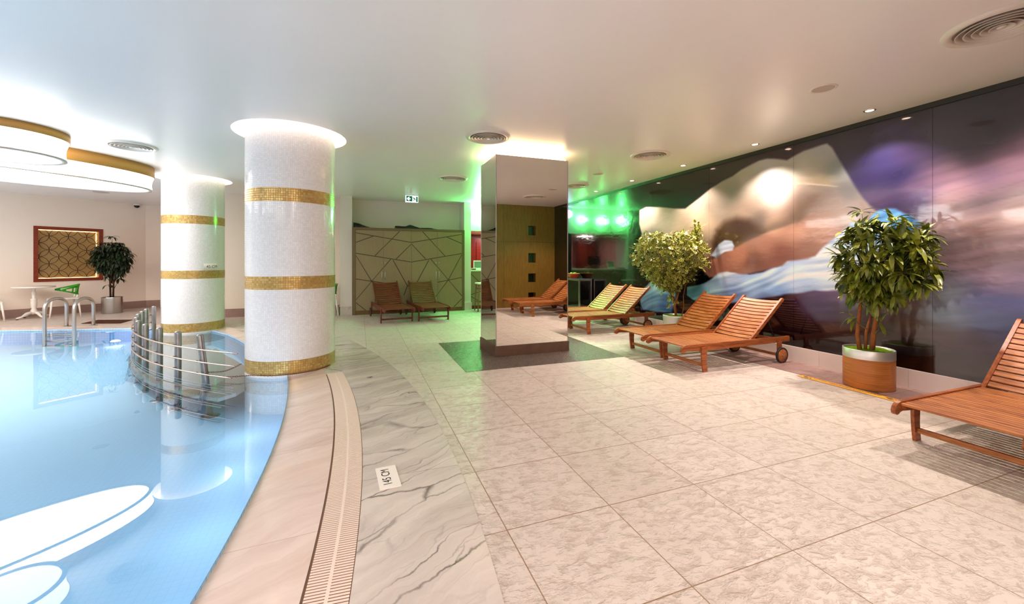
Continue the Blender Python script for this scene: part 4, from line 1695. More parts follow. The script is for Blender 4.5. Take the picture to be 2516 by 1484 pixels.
# ------------------------------------------------------------------ wooden sun loungers
def make_lounger(label, group):
    t = thing('sun_lounger', label, 'sun lounger', (0, 0, 0), 0, group)
    RY = 0.325
    nose = [(0.10, 0.338), (0.055, 0.338), (0.02, 0.328), (-0.005, 0.308), (-0.018, 0.282), (-0.014, 0.258), (0.004, 0.246), (0.026, 0.25), (0.042, 0.262), (0.075, 0.268), (0.14, 0.262)]
    prof = [(1.82, 0.338)] + nose + [(0.30, 0.254), (1.40, 0.262), (1.82, 0.272)]
    for s in (-1, 1):
        mb = MB()
        y0, y1 = sorted((s * (RY - 0.028), s * RY))
        mb.prism(prof, y0, y1)
        mb.build('side_rail', M['teak_x'], t)
    mb = MB()
    x = 0.045
    while x < 1.14:
        mb.bbox(x, x + 0.0385, -RY + 0.029, RY - 0.029, 0.310, 0.327, 0.0025)
        x += 0.0500
    mb.build('seat_slats', M['teak'], t)
    # battens under the seat
    mb = MB()
    for s in (-1, 1):
        mb.box(0.06, 1.20, s * 0.29 - 0.015, s * 0.29 + 0.015, 0.285, 0.309)
    mb.box(1.19, 1.23, -RY + 0.029, RY - 0.029, 0.27, 0.308)
    mb.box(1.60, 1.64, -RY + 0.029, RY - 0.029, 0.275, 0.315)
    mb.build('cross_bars', M['teak_x'], t)
    # reclining back
    ang = R(41.5)
    T = Matrix.Translation((1.165, 0, 0.315)) @ Matrix.Rotation(-ang, 4, 'Y')
    mb = MB()
    LB_ = 0.76
    nsl = 12
    for k in range(nsl):
        x0 = 0.012 + k * (LB_ - 0.03) / nsl
        wd = 0.0455
        # the slats dip a little in the middle
        n = 8
        b0 = len(mb.v)
        for j in range(n + 1):
            yy = -0.272 + 0.544 * j / n
            dip = -0.016 * (1 - (2 * j / n - 1) ** 2)
            for (xx, zz) in ((x0, 0.012), (x0 + wd, 0.012), (x0 + wd, 0.026), (x0, 0.026)):
                mb.v.append(tuple(T @ Vector((xx, yy, zz + dip))))
        for j in range(n):
            for q in range(4):
                q2 = (q + 1) % 4
                mb.face((b0 + 4 * j + q, b0 + 4 * j + q2, b0 + 4 * (j + 1) + q2, b0 + 4 * (j + 1) + q))
        mb.face([b0 + q for q in range(4)])
        mb.face([b0 + 4 * n + q for q in range(4)][::-1])
    back = mb.build('backrest_slats', M['teak'], t)
    for s in (-1, 1):
        mb = MB()
        prof2 = [(-0.02, -0.01), (LB_ - 0.0, -0.01), (LB_ + 0.018, 0.0), (LB_ + 0.022, 0.015), (LB_ + 0.014, 0.03), (LB_ - 0.01, 0.034), (-0.02, 0.034)]
        y0, y1 = sorted((s * 0.273, s * 0.301))
        mb.prism(prof2, y0, y1, 0, T)
        mb.build('backrest_stile', M['teak_x'], t)
        p0 = T @ Vector((0.42, s * 0.262, 0.0))
        mb = MB()
        mb.tube([tuple(p0), (1.62, s * 0.262, 0.318)], 0.005, 6)
        mb.build('support_strut', M['black'], t)
    # front legs: curved boards, and the stretcher
    lp = [(0.275, 0.30), (0.272, 0.20), (0.280, 0.10), (0.296, 0.0), (0.362, 0.0), (0.352, 0.06), (0.346, 0.14), (0.350, 0.22), (0.354, 0.29), (0.345, 0.304)]
    for s in (-1, 1):
        mb = MB()
        y0, y1 = sorted((s * (RY + 0.001), s * (RY + 0.023)))
        mb.prism(lp, y0, y1)
        mb.build('front_leg', M['teak_x'], t)
    mb = MB()
    mb.bbox(0.305, 0.335, -RY, RY, 0.062, 0.098, 0.003)
    mb.build('stretcher', M['teak'], t)
    # rear legs, axle and wheels
    for s in (-1, 1):
        mb = MB()
        y0, y1 = sorted((s * (RY + 0.001), s * (RY + 0.021)))
        mb.prism([(1.575, 0.30), (1.572, 0.20), (1.585, 0.06), (1.655, 0.06), (1.648, 0.20), (1.645, 0.30), (1.635, 0.306), (1.585, 0.306)], y0, y1)
        mb.build('rear_leg', M['teak_x'], t)
    mb = MB()
    mb.bbox(1.600, 1.630, -RY, RY, 0.085, 0.118, 0.003)
    mb.build('axle', M['teak'], t)
    for s in (-1, 1):
        Tw = Matrix.Translation((1.625, s * (RY + 0.035), 0.103)) @ Matrix.Rotation(R(90), 4, 'X')
        mb = MB()
        mb.lathe([(0.0, -0.011), (0.084, -0.011), (0.086, 0), (0.084, 0.011), (0.0, 0.011)], (0, 0, 0), 32, 0)
        mb.lathe([(0.0, 0.014), (0.012, 0.014), (0.014, 0.011)], (0, 0, 0), 12, 0)
        mb.v = [tuple(Tw @ Vector(p)) for p in mb.v]
        wl = mb.build('wheel', M['teak'], t)
        mb = MB()
        mb.lathe([(0.085, -0.013), (0.103, -0.011), (0.103, 0.011), (0.085, 0.013), (0.085, -0.013)], (0, 0, 0), 32, 0)
        mb.v = [tuple(Tw @ Vector(p)) for p in mb.v]
        mb.build('tyre', M['tyre'], wl)
    return t


GM = 'wooden sun loungers along the mural'
L1 = make_lounger('wooden sun lounger nearest the camera, cut off by the right picture edge', GM)
L1.location = (3.60, 1.47, 0)
dup(L1, (3.60, 0.71, 0), 0, 'wooden sun lounger beyond the nearest one, seen only in the mirror, by the veneered wall', GM)
dup(L1, (3.60, 4.155, 0), 0, 'right lounger of the middle pair, in front of the mural, fully visible with its wheel', GM)
dup(L1, (3.62, 4.91, 0), 0, 'left lounger of the middle pair, beside the variegated potted tree', GM)
dup(L1, (3.62, 6.86, 0), 0, 'right lounger of the far pair against the mural, left of the variegated potted tree', GM)
dup(L1, (3.62, 7.615, 0), 0, 'left lounger of the far pair, partly hidden by the mirrored pillar', GM)
GB = 'wooden sun loungers before the wardrobe'


def put_back(fx, fy, ang, label):
    # fx,fy: middle between the front feet, lounger heading at ang
    c, s = math.cos(ang), math.sin(ang)
    dup(L1, (fx - 0.32 * c, fy - 0.32 * s, 0), ang, label, GB)


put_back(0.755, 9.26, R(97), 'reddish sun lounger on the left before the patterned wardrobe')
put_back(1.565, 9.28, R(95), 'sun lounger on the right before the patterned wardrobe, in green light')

# these two get a darker red brown wood than the rest
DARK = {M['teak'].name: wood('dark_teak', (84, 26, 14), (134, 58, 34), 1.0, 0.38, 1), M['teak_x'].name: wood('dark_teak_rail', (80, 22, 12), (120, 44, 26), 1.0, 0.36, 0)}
cache = {}


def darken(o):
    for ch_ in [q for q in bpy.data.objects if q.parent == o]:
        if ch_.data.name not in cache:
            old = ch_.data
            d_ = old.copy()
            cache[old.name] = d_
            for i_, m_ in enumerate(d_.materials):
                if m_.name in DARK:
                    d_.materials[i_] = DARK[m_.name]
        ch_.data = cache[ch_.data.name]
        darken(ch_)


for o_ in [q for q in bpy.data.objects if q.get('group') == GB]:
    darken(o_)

# ------------------------------------------------------------------ patterned wardrobe
t = thing('wardrobe', 'wide wooden wardrobe with a pattern of angular grooves on four doors', 'wardrobe', (0, 0, 0))
CY = 10.85
mb = MB()
mb.box(-0.18, 2.665, CY + 0.022, 11.45, 0.0, 2.185)
mb.build('carcass', M['cabinet'], t)
mb = MB()
mb.bbox(-0.185, -0.105, CY - 0.004, CY + 0.0215, 0, 2.19, 0.003)
mb.bbox(2.60, 2.668, CY - 0.004, CY + 0.0215, 0, 2.19, 0.003)
mb.bbox(-0.1045, 2.5995, CY - 0.004, CY + 0.0215, 2.125, 2.19, 0.003)
mb.build('face_frame', M['cab_frame'], t)
mb = MB()
mb.bbox(-0.1045, 2.5995, CY + 0.004, CY + 0.0215, 0.002, 0.10, 0.003)
mb.build('kickboard', M['cab_plinth'], t)
DX_ = [-0.103, 0.556, 1.252, 1.930, 2.598]


def clipx(l, a, b):
    x0, z0, x1, z1 = l
    if x0 > x1:
        x0, z0, x1, z1 = x1, z1, x0, z0
    if x1 < a or x0 > b:
        return None
    if x1 - x0 < 1e-6:
        return (x0, z0, x1, z1)
    f0 = max(0, (a - x0) / (x1 - x0))
    f1 = min(1, (b - x0) / (x1 - x0))
    if f1 <= f0:
        return None
    return (x0 + (x1 - x0) * f0, z0 + (z1 - z0) * f0, x0 + (x1 - x0) * f1, z0 + (z1 - z0) * f1)


for k in range(4):
    a, b = DX_[k] + 0.002, DX_[k + 1] - 0.002
    mb = MB()
    mb.bbox(a, b, CY, CY + 0.0215, 0.105, 2.122, 0.002)
    d = mb.build('door', M['cabinet'], t)
    mb = MB()
    for l in CAB_LINES:
        q = clipx(l, a, b)
        if not q:
            continue
        z0, z1 = min(max(q[1], 0.11), 2.118), min(max(q[3], 0.11), 2.118)
        A, B = Vector((q[0], 0, z0)), Vector((q[2], 0, z1))
        if (B - A).length < 0.02:
            continue
        u = (B - A).normalized()
        n = Vector((-u.z, 0, u.x)) * 0.0105
        pr = [(A - n), (B - n), (B + n), (A + n)]
        mb.prism([(min(max(p.x, a), b), p.z) for p in pr], CY - 0.0016, CY - 0.0002)
    mb.build('groove_pattern', M['groove'], d)
    hx = b - 0.036 if k in (0, 2) else a + 0.036
    mb = MB()
    mb.tube([(hx, CY - 0.001, 1.06), (hx, CY - 0.03, 1.05), (hx, CY - 0.03, 0.89), (hx, CY - 0.001, 0.88)], 0.008, 8)
    mb.build('handle', M['steel'], d)
    mb = MB()
    Tl = Matrix.Translation((hx, CY, 1.30)) @ Matrix.Rotation(R(90), 4, 'X')
    mb.lathe([(0.0, 0.016), (0.010, 0.014), (0.012, 0.0)], (0, 0, 0), 12)
    mb.v = [tuple(Tl @ Vector(p)) for p in mb.v]
    mb.build('lock', M['steel'], d)


# black tarpaulins lying on top
def tarp(x0, x1, y0, y1, hts, label):
    n, m = 26, 8
    mb = MB()
    top = []
    for i in range(n + 1):
        row = []
        for j in range(m + 1):
            u, v = i / n, j / m
            h = np.interp(u, [p[0] for p in hts], [p[1] for p in hts])
            h *= (0.75 + 0.35 * math.sin(v * 5 + u * 3)) * min(1, 6 * v + 0.35) * min(1, 6 * (1 - v) + 0.3)
            h += 0.008 * noise.noise(Vector((u * 16, v * 6, x0)))
            row.append(mb.vert(x0 + (x1 - x0) * u, y0 + (y1 - y0) * v + 0.015 * math.sin(u * 19), 2.192 + max(0.006, h)))
        top.append(row)
    for i in range(n):
        for j in range(m):
            mb.face((top[i][j], top[i + 1][j], top[i + 1][j + 1], top[i][j + 1]), 0, None, True)
    bot = [[mb.vert(mb.v[q][0], mb.v[q][1], 2.1915) for q in row] for row in top]
    for i in range(n):
        mb.face((top[i][0], bot[i][0], bot[i + 1][0], top[i + 1][0]))
        mb.face((top[i][m], top[i + 1][m], bot[i + 1][m], bot[i][m]))
    for j in range(m):
        mb.face((top[0][j], top[0][j + 1], bot[0][j + 1], bot[0][j]))
        mb.face((top[n][j], bot[n][j], bot[n][j + 1], top[n][j + 1]))
    for i in range(n):
        for j in range(m):
            mb.face((bot[i][j], bot[i][j + 1], bot[i + 1][j + 1], bot[i + 1][j]))
    tag(mb.build('folded_tarpaulin', M['tarp'], None), label, 'tarpaulin')


tarp(-0.16, 0.24, 10.90, 11.40, [(0, 0.12), (0.15, 0.11), (0.6, 0.06), (1, 0.015)], 'black folded tarpaulin at the left end on top of the wardrobe')
tarp(0.86, 1.92, 10.90, 11.40, [(0, 0.07), (0.25, 0.055), (0.33, 0.10), (0.42, 0.085), (0.58, 0.03), (0.75, 0.05), (0.88, 0.05), (1, 0.01)], 'black crumpled tarpaulin in the middle on top of the wardrobe')

# ------------------------------------------------------------------ counter alcove
t = thing('reception_counter', 'wooden counter with groove pattern and pale top in the lit alcove', 'counter', (0, 0, 0))
mb = MB()
mb.box(2.89, 4.88, 11.06, 11.60, 0.10, 1.06)
mb.build('front', M['cabinet'], t)
mb = MB()
mb.box(2.89, 4.88, 11.08, 11.58, 0.0, 0.099)
mb.build('kickboard', M['red_wood'], t)
mb = MB()
mb.bbox(2.88, 4.89, 11.0, 11.64, 1.0605, 1.10, 0.004)
mb.build('worktop', M['skirt_stone'], t)
mb = MB()
for (x0, z0, x1, z1) in ((2.89, 1.0, 3.18, 0.72), (3.18, 0.72, 3.6, 0.95), (2.89, 0.40, 3.2, 0.50), (2.89, 0.36, 3.25, 0.16), (3.2, 0.5, 3.7, 0.2), (3.6, 0.95, 4.1, 0.5)):
    A, B = Vector((x0, 0, z0)), Vector((x1, 0, z1))
    u = (B - A).normalized()
    n = Vector((-u.z, 0, u.x)) * 0.009
    mb.prism([(p.x, p.z) for p in ((A - n), (B - n), (B + n), (A + n))], 11.0575, 11.0595)
mb.build('groove_pattern', M['groove'], t)
# red veneered cupboard behind it
t = thing('wall_cupboard', 'dark red veneered tall cupboard behind the counter', 'cupboard', (0, 0, 0))
mb = MB()
mb.box(3.10, 3.80, 12.52, 12.915, 0.0, 2.07)
mb.build('carcass', M['red_wood'], t)
mb = MB()
mb.bbox(3.13, 3.44, 12.495, 12.519, 0.1, 1.95, 0.003)
mb.build('door', M['red_wood'], t)
mb = MB()
mb.bbox(3.455, 3.77, 12.495, 12.519, 0.1, 1.95, 0.003)
mb.build('door', M['red_wood'], t)
# laptop
t = thing('laptop', 'open grey laptop on the counter beside the mirrored pillar', 'laptop', (3.20, 11.24, 1.1005), R(-14))
mb = MB()
mb.bbox(-0.17, 0.17, -0.12, 0.12, 0, 0.02, 0.004)
mb.build('keyboard_base', M['laptop'], t)
Ts = Matrix.Translation((0, 0.11, 0.02)) @ Matrix.Rotation(R(-14), 4, 'X')
mb = MB()
mb.bbox(-0.17, 0.17, -0.004, 0.010, 0, 0.25, 0.003, 0, Ts)
lid = mb.build('lid', M['laptop'], t)
mb = MB()
mb.box(-0.145, 0.145, -0.0055, -0.0045, 0.03, 0.215, 0, Ts)
mb.build('screen', M['screen'], lid)
t = thing('monitor', 'dark monitor on the counter hidden behind the pillar, seen reflected in the mural', 'monitor', (3.95, 11.25, 1.1005), R(20))
mb = MB()
mb.bbox(-0.20, 0.20, -0.012, 0.012, 0.10, 0.40, 0.004)
mb.build('display', M['black'], t)
mb = MB()
mb.box(-0.02, 0.02, 0.0, 0.03, 0.008, 0.16)
mb.bbox(-0.10, 0.10, -0.06, 0.08, 0, 0.012, 0.003)
mb.build('stand', M['black'], t)
t = thing('recessed_downlight', 'recessed downlight in the low ceiling over the counter', 'downlight', (3.9, 11.9, 2.19))
mb = MB()
mb.lathe([(0.0, -0.004), (0.10, -0.004), (0.115, -0.0005)], seg=32)
mb.build('lens', M['down'], t, fix=False)
area_light('alcove_light', (3.9, 11.9, 2.17), 0.5, 17, (1.0, 0.84, 0.80))
# papers/books
for k, (dx, dz, h, mt, lb) in enumerate(((0.0, 0.0, 0.018, 'black', 'dark notebook at the bottom of the pile on the counter'), (0.01, 0.0185, 0.014, 'red_wood', 'red notebook in the middle of the pile on the counter'), (-0.005, 0.033, 0.012, 'paper', 'pale notebook on top of the pile on the counter'))):
    mb = MB()
    mb.bbox(2.93 + dx, 3.04 + dx, 11.05, 11.20, 1.1005 + dz, 1.1005 + dz + h, 0.002)
    tag(mb.build('notebook', M[mt], None), lb, 'notebook', 'notebooks on the counter')
# bar stool
t = thing('bar_stool', 'wooden stool with pale seat before the counter, half hidden by the pillar', 'stool', (3.10, 10.60, 0))
mb = MB()
mb.bbox(-0.17, 0.17, -0.17, 0.17, 0.725, 0.765, 0.01)
mb.build('seat', M['plate'], t)
for sx in (-1, 1):
    for sy in (-1, 1):
        mb = MB()
        mb.tube([(sx * 0.17, sy * 0.17, 0.0), (sx * 0.135, sy * 0.135, 0.724)], 0.016, 6)
        mb.build('leg', M['stool_wood'], t)
mb = MB()
for z, r_ in ((0.25, 0.158), (0.60, 0.141)):
    for (p, q) in (((-1, -1), (1, -1)), ((1, -1), (1, 1)), ((1, 1), (-1, 1)), ((-1, 1), (-1, -1))):
        mb.tube([(p[0] * r_, p[1] * r_, z), (q[0] * r_, q[1] * r_, z)], 0.010, 6)
mb.build('rails', M['stool_wood'], t)

# green wall lamps above the counter, violet neon beside them
gl = None
for k, (x, z) in enumerate(((3.03, 2.64), (3.75, 2.60), (4.45, 2.62))):
    lab = ('green wall lamp beside the mirrored pillar, above the laptop', 'green wall lamp in the middle above the counter, behind the pillar', 'green wall lamp right of the others above the counter, behind the pillar')[k]
    t = thing('wall_lamp', lab, 'wall lamp', (x, 11.0, z), 0, 'green lamps above the counter')
    mb = MB()
    mb.box(-0.05, 0.05, -0.02, -0.0005, -0.05, 0.05, bev=0.006)
    mb.build('base', M['white_plastic'], t)
    mb = MB()
    mb.sphere((0, -0.075, 0), 0.058, 20, 14)
    mb.build('globe', M['green_lamp'], t, fix=False)
    l = bpy.data.lights.new('green_light', 'POINT')
    l.energy = W_GREEN
    l.color = (0.10, 1.0, 0.22)
    l.shadow_soft_size = 0.07
    lo = bpy.data.objects.new('green_light', l)
    lo.location = (x + 0.12, 10.90, z)
    COL.objects.link(lo)
t = thing('neon_sign', 'violet neon chevron on the wall at the far end of the mural', 'neon sign', (0, 0, 0))
mb = MB()
mb.tube([(5.36, 10.965, 2.90), (5.15, 10.965, 2.83), (4.98, 10.965, 2.75), (5.15, 10.965, 2.68), (5.36, 10.965, 2.58)], 0.010, 8)
mb.build('tube', M['neon'], t)
mb = MB()
for (x, z) in ((5.30, 2.88), (5.30, 2.61), (5.0, 2.75)):
    mb.box(x - 0.006, x + 0.006, 10.974, 10.9995, z - 0.006, z + 0.006)
mb.build('clip', M['black'], t)
l = bpy.data.lights.new('neon_light', 'POINT')
l.energy = W_NEON
l.color = (0.45, 0.15, 1.0)
l.shadow_soft_size = 0.12
lo = bpy.data.objects.new('neon_light', l)
lo.location = (5.12, 10.80, 2.75)
COL.objects.link(lo)

# ------------------------------------------------------------------ console table with fruit
t = thing('console_table', 'black glass-topped console table with steel legs against the mural', 'console table', (0, 0, 0))
X0, X1, Y0, Y1, ZT = 5.08, 5.445, 8.86, 10.3, 0.90
mb = MB()
mb.bbox(X0, X1, Y0, Y1, ZT - 0.012, ZT, 0.002)
mb.build('glass_top', M['glass_top'], t)
for (x, y) in ((X0, Y0), (X1 - 0.035, Y0), (X0, Y1 - 0.035), (X1 - 0.035, Y1 - 0.035)):
    mb = MB()
    mb.bbox(x, x + 0.035, y, y + 0.035, 0.0035, ZT - 0.0125, 0.002)
    mb.build('leg', M['steel'], t)
mb = MB()
mb.box(X0 + 0.004, X0 + 0.03, Y0 + 0.036, Y1 - 0.036, ZT - 0.05, ZT - 0.013)
mb.box(X0 + 0.036, X1 - 0.036, Y0 + 0.004, Y0 + 0.03, ZT - 0.05, ZT - 0.013)
mb.build('apron_rail', M['steel'], t)
mb = MB()
mb.box(X0 + 0.04, X1 - 0.04, Y0 + 0.04, Y1 - 0.04, 0.18, ZT - 0.055)
mb.build('black_body', M['black_gloss'], t)

t = thing('fruit_basket', 'flared wicker basket with red sides on the console table', 'basket', (5.265, 9.50, ZT + 0.001))
mb = MB()
mb.lathe([(0.0, 0.003), (0.10, 0.003), (0.105, 0.0), (0.11, 0.012), (0.172, 0.10), (0.176, 0.112), (0.168, 0.112), (0.104, 0.016), (0.0, 0.010)], seg=36, smooth=False)
mb.build('bowl', M['cup_red'], t, fix=False)
mb = MB()
mb.lathe([(0.152, 0.078), (0.179, 0.112), (0.182, 0.12), (0.172, 0.121), (0.150, 0.082)], seg=36)
mb.build('wicker_rim', M['wicker'], t, fix=False)
fr = [(0.0, -0.10, 0.10, 'g'), (0.07, -0.06, 0.105, 'g'), (-0.07, -0.05, 0.10, 'r'), (0.10, 0.03, 0.10, 'r'), (0.0, 0.02, 0.125, 'g'), (-0.09, 0.04, 0.10, 'g'), (0.03, 0.10, 0.10, 'r'), (0.06, -0.01, 0.150, 'r'), (-0.05, 0.0, 0.148, 'g'), (0.01, -0.06, 0.152, 'g')]
spots = ['at the front of the basket', 'at the right front of the basket', 'at the left front of the basket', 'at the right of the basket', 'in the middle of the basket', 'at the left of the basket', 'at the back of the basket', 'highest on the right of the heap', 'highest on the left of the heap', 'highest at the front of the heap']
for (x, y, z, c), sp in zip(fr, spots):
    mb = MB()
    mb.sphere((0, 0, 0), 0.038, 14, 10, 0, (1, 1, 0.9))
    for i, v in enumerate(mb.v):
        r_ = math.hypot(v[0], v[1])
        if v[2] > 0.02:
            mb.v[i] = (v[0], v[1], v[2] - 0.012 * max(0, 1 - r_ / 0.02))
    a = thing('apple', ('green' if c == 'g' else 'reddish') + ' apple ' + sp, 'apple', (5.265 + x, 9.50 + y, ZT + z - 0.03), 0, 'apples in the wicker basket')
    mb.build('flesh', M['apple_' + c], a)
    mb = MB()
    mb.tube([(0, 0, 0.022), (0.003, 0, 0.045)], 0.002, 5)
    mb.build('stalk', M['bark_dark'], a)


# ------------------------------------------------------------------ potted trees
def leaf_long(mb, p, d, up, L, W, droop, mi=0, lim=None):
    """narrow folded blade; p base, d direction, up normal"""
    side = d.cross(up).normalized()
    n = 5
    pts = []
    c = Vector(p)
    dd = Vector(d)
    for k in range(n + 1):
        f = k / n
        wd = W * math.sin(PI * min(1, (f * 0.94 + 0.06))) ** 0.7 if 0 < f < 1 else 0.0015
        nn = side.cross(dd).normalized()
        row = []
        for s in (-1, 0, 1):
            q = c + side * (s * wd * 0.5) + nn * (abs(s) * wd * 0.16)
            if lim and q.x > lim:
                q.x = lim
            row.append(mb.vert(q.x, q.y, q.z))
        pts.append(row)
        c = c + dd * (L / n)
        dd = (dd + Vector((0, 0, -droop / n))).normalized()
    for k in range(n):
        for s in (0, 1):
            mb.face((pts[k][s], pts[k][s + 1], pts[k + 1][s + 1], pts[k + 1][s]), mi, None, True)


def leaf_oval(mb, p, d, up, L, W, lim=None):
    """small leaf with a pale margin (slot 1) round a green middle (slot 0)"""
    side = d.cross(up).normalized()
    nn = side.cross(d).normalized()
    prof = [(0.0, 0.0), (0.22, 0.40), (0.5, 0.5), (0.78, 0.36), (1.0, 0.0)]

    def pt(f, s, w_):
        q = Vector(p) + d * (f * L) + side * (s * w_ * W) + nn * (0.10 * W * (1 - abs(s * w_) * 2) - 0.3 * L * f * f * 0.4)
        if lim and q.x > lim:
            q.x = lim
        return mb.vert(q.x, q.y, q.z)
    outL = [pt(f, -1, w_) for f, w_ in prof]
    outR = [pt(f, 1, w_) for f, w_ in prof]
    inn = [(0.05, 0.0), (0.25, 0.28), (0.5, 0.37), (0.76, 0.25), (0.93, 0.0)]
    inL = [pt(f, -1, w_) for f, w_ in inn]
    inR = [pt(f, 1, w_) for f, w_ in inn]
    for k in range(4):
        mb.face((outL[k], outL[k + 1], inL[k + 1], inL[k]), 1, None, True)
        mb.face((outR[k], inR[k], inR[k + 1], outR[k + 1]), 1, None, True)
        mb.face((inL[k], inL[k + 1], inR[k + 1], inR[k]), 0, None, True)


def planter(t, r, h, mat, rim_h, rimmat):
    mb = MB()
    mb.lathe([(0.0, 0.003), (r - 0.002, 0.0035), (r, 0.008), (r, h - rim_h)], seg=64)
    mb.build('pot', mat, t, fix=False)
    mb = MB()
    mb.lathe([(r + 0.0015, h - rim_h), (r + 0.0015, h - 0.003), (r - 0.001, h), (r - 0.006, h - 0.002), (r - 0.006, h - 0.09)], seg=64)
    mb.build('metal_rim', rimmat, t, fix=False)
    mb = MB()
    n = 40
    rows = []
    for i in range(9):
        rr = (r - 0.0065) * i / 8
        rows.append([mb.vert(rr * math.cos(2 * PI * k / n), rr * math.sin(2 * PI * k / n), h - 0.018 + 0.016 * noise.noise(Vector((rr * 25 * math.cos(2 * PI * k / n), rr * 25 * math.sin(2 * PI * k / n), r)))) for k in range(n)] if i else [mb.vert(0, 0, h - 0.010)])
    for i in range(8):
        for k in range(n):
            if i == 0:
                mb.face((rows[0][0], rows[1][k], rows[1][(k + 1) % n]), 0, None, True)
            else:
                mb.face((rows[i][k], rows[i + 1][k], rows[i + 1][(k + 1) % n], rows[i][(k + 1) % n]), 0, None, True)
    mb.build('moss', M['soil'], t)


def rv(rs, s=1.0):
    return Vector((rs.uniform(-s, s), rs.uniform(-s, s), rs.uniform(-s, s)))


# big tree in the wood-wrapped planter
rs = random.Random(11)
T1 = (5.12, 2.76)
t = thing('potted_tree', 'potted tree with long glossy leaves in a wood-wrapped planter with metal rim, nearest the camera', 'potted tree', (T1[0], T1[1], 0.003))
planter(t, 0.218, 0.41, M['planter_wood'], 0.095, M['planter_steel'])
mb = MB()
cc = Vector((-0.10, -0.17, 1.36))        # crown centre, local
stems = [[(0.02, -0.02, 0.36), (-0.01, -0.05, 0.55), (0.03, -0.05, 0.72), (0.02, -0.10, 0.95), (-0.06, -0.16, 1.25)],
         [(-0.05, 0.05, 0.36), (-0.06, 0.07, 0.55), (-0.03, 0.07, 0.75), (-0.08, 0.02, 1.0), (-0.15, -0.05, 1.3)],
         [(0.0, 0.03, 0.36), (0.0, 0.02, 0.58), (0.04, 0.0, 0.75)]]
for s, r0 in zip(stems, (0.026, 0.022, 0.015)):
    mb.tube(s, [r0 * (1 - 0.12 * i) for i in range(len(s))], 10)
tips = []
for k in range(135):
    while True:
        d = rv(rs)
        if 0.2 < d.length < 1:
            break
    d.normalize()
    rad = rs.uniform(0.55, 1.0)
    p = cc + Vector((d.x * 0.33, d.y * 0.46, d.z * 0.42)) * rad
    if p.z < cc.z - 0.30 and math.hypot(p.x - cc.x, p.y - cc.y) > 0.22:
        continue
    tips.append((p, d))
for k in range(16):
    a = rs.uniform(0, 2 * PI)
    tips.append((Vector((-0.06 + 0.10 * math.cos(a), -0.07 + 0.17 * math.sin(a), rs.uniform(0.92, 1.12))), Vector((math.cos(a), math.sin(a), -0.2))))
tips += [(Vector((-0.03, 0.05, 1.90)), Vector((0, 0, 1))), (Vector((-0.20, -0.35, 1.76)), Vector((0, -0.3, 1))), (Vector((-0.1, 0.12, 0.98)), Vector((-0.2, 0.6, -0.1))),
         (Vector((-0.05, -0.22, 0.98)), Vector((0.1, -0.6, -0.2))), (Vector((-0.06, 0.12, 0.74)), Vector((-0.3, 0.7, 0.2))), (Vector((0.03, -0.10, 0.70)), Vector((0, -0.7, 0.1))), (Vector((-0.12, -0.05, 1.1)), Vector((-0.7, 0, 0)))]
tg = MB()
for p, d in tips:
    root = Vector((-0.08 + (p.x + 0.08) * 0.25, -0.08 + (p.y + 0.08) * 0.25, min(p.z - 0.12, max(0.6, 0.85 + (p.z - 0.85) * 0.45))))
    mid = root.lerp(p, 0.6) + Vector((0, 0, -0.03))
    tg.tube([tuple(root), tuple(mid), tuple(p)], [0.006, 0.004, 0.002], 5)
mb.build('trunk', M['bark'], t)
tg.build('twigs', plain('green_twig', (92, 96, 40), 0.6), t)
mb = MB()
lim = 5.452 - T1[0]
for p, d in tips:
    nl = rs.randint(7, 10) if p.z > 0.8 else 4
    for i in range(nl):
        a = 2 * PI * i / nl + rs.uniform(-0.3, 0.3)
        dn = (d + rv(rs, 0.35)).normalized()
        e1 = dn.orthogonal().normalized()
        e2 = dn.cross(e1)
        o = e1 * math.cos(a) + e2 * math.sin(a)
        dd = (o + dn * rs.uniform(0.2, 0.9) + Vector((0, 0, -0.1))).normalized()
        L = rs.uniform(0.14, 0.21)
        leaf_long(mb, p - d * rs.uniform(0, 0.05), dd, Vector((0, 0, 1)) if abs(dd.z) < 0.9 else Vector((1, 0, 0)), L, L * rs.uniform(0.21, 0.26), rs.uniform(0.4, 1.6), 0, lim)
mb.build('foliage', M['leaf'], t, fix=False)

# variegated fig in the metal planter
rs = random.Random(5)
T2 = (5.14, 5.62)
t = thing('potted_tree', 'potted fig with small cream-edged leaves in a metal planter between the lounger pairs', 'potted tree', (T2[0], T2[1], 0.003))
planter(t, 0.218, 0.41, M['planter_steel'], 0.02, M['planter_steel'])
mb = MB()
stems = [[(0.0, 0.0, 0.37), (-0.02, 0.02, 0.55), (0.02, -0.03, 0.8), (0.0, -0.05, 1.1), (-0.05, -0.1, 1.5)],
         [(0.02, 0.02, 0.37), (0.0, 0.04, 0.6), (-0.04, 0.08, 0.9), (-0.1, 0.2, 1.25), (-0.15, 0.35, 1.6)],
         [(0.05, -0.06, 0.37), (0.08, -0.09, 0.55), (0.06, -0.10, 0.75), (0.09, -0.14, 1.0)]]
for s, r0 in zip(stems, (0.022, 0.018, 0.008)):
    mb.tube(s, [r0 * (1 - 0.14 * i) for i in range(len(s))], 8)
lf = MB()
lim = 5.452 - T2[0]
tw = []
for k in range(420):
    u = rs.random()
    a = rs.uniform(0, 2 * PI)
    # inverted cone widening upwards
    z = 0.85 + 0.95 * u ** 0.75
    spread = 0.10 + 0.62 * min(1, (z - 0.80) / 0.55) * (1.0 if z < 1.55 else max(0.35, 1 - (z - 1.55) * 1.6))
    r_ = spread * math.sqrt(rs.uniform(0.15, 1))
    x = -0.16 + r_ * math.cos(a) * 0.70
    y = 0.0 + r_ * math.sin(a) * 1.0
    x = min(x, 0.25)
    tw.append((Vector((x, y, z)), Vector((math.cos(a), math.sin(a), rs.uniform(-0.4, 0.5)))))
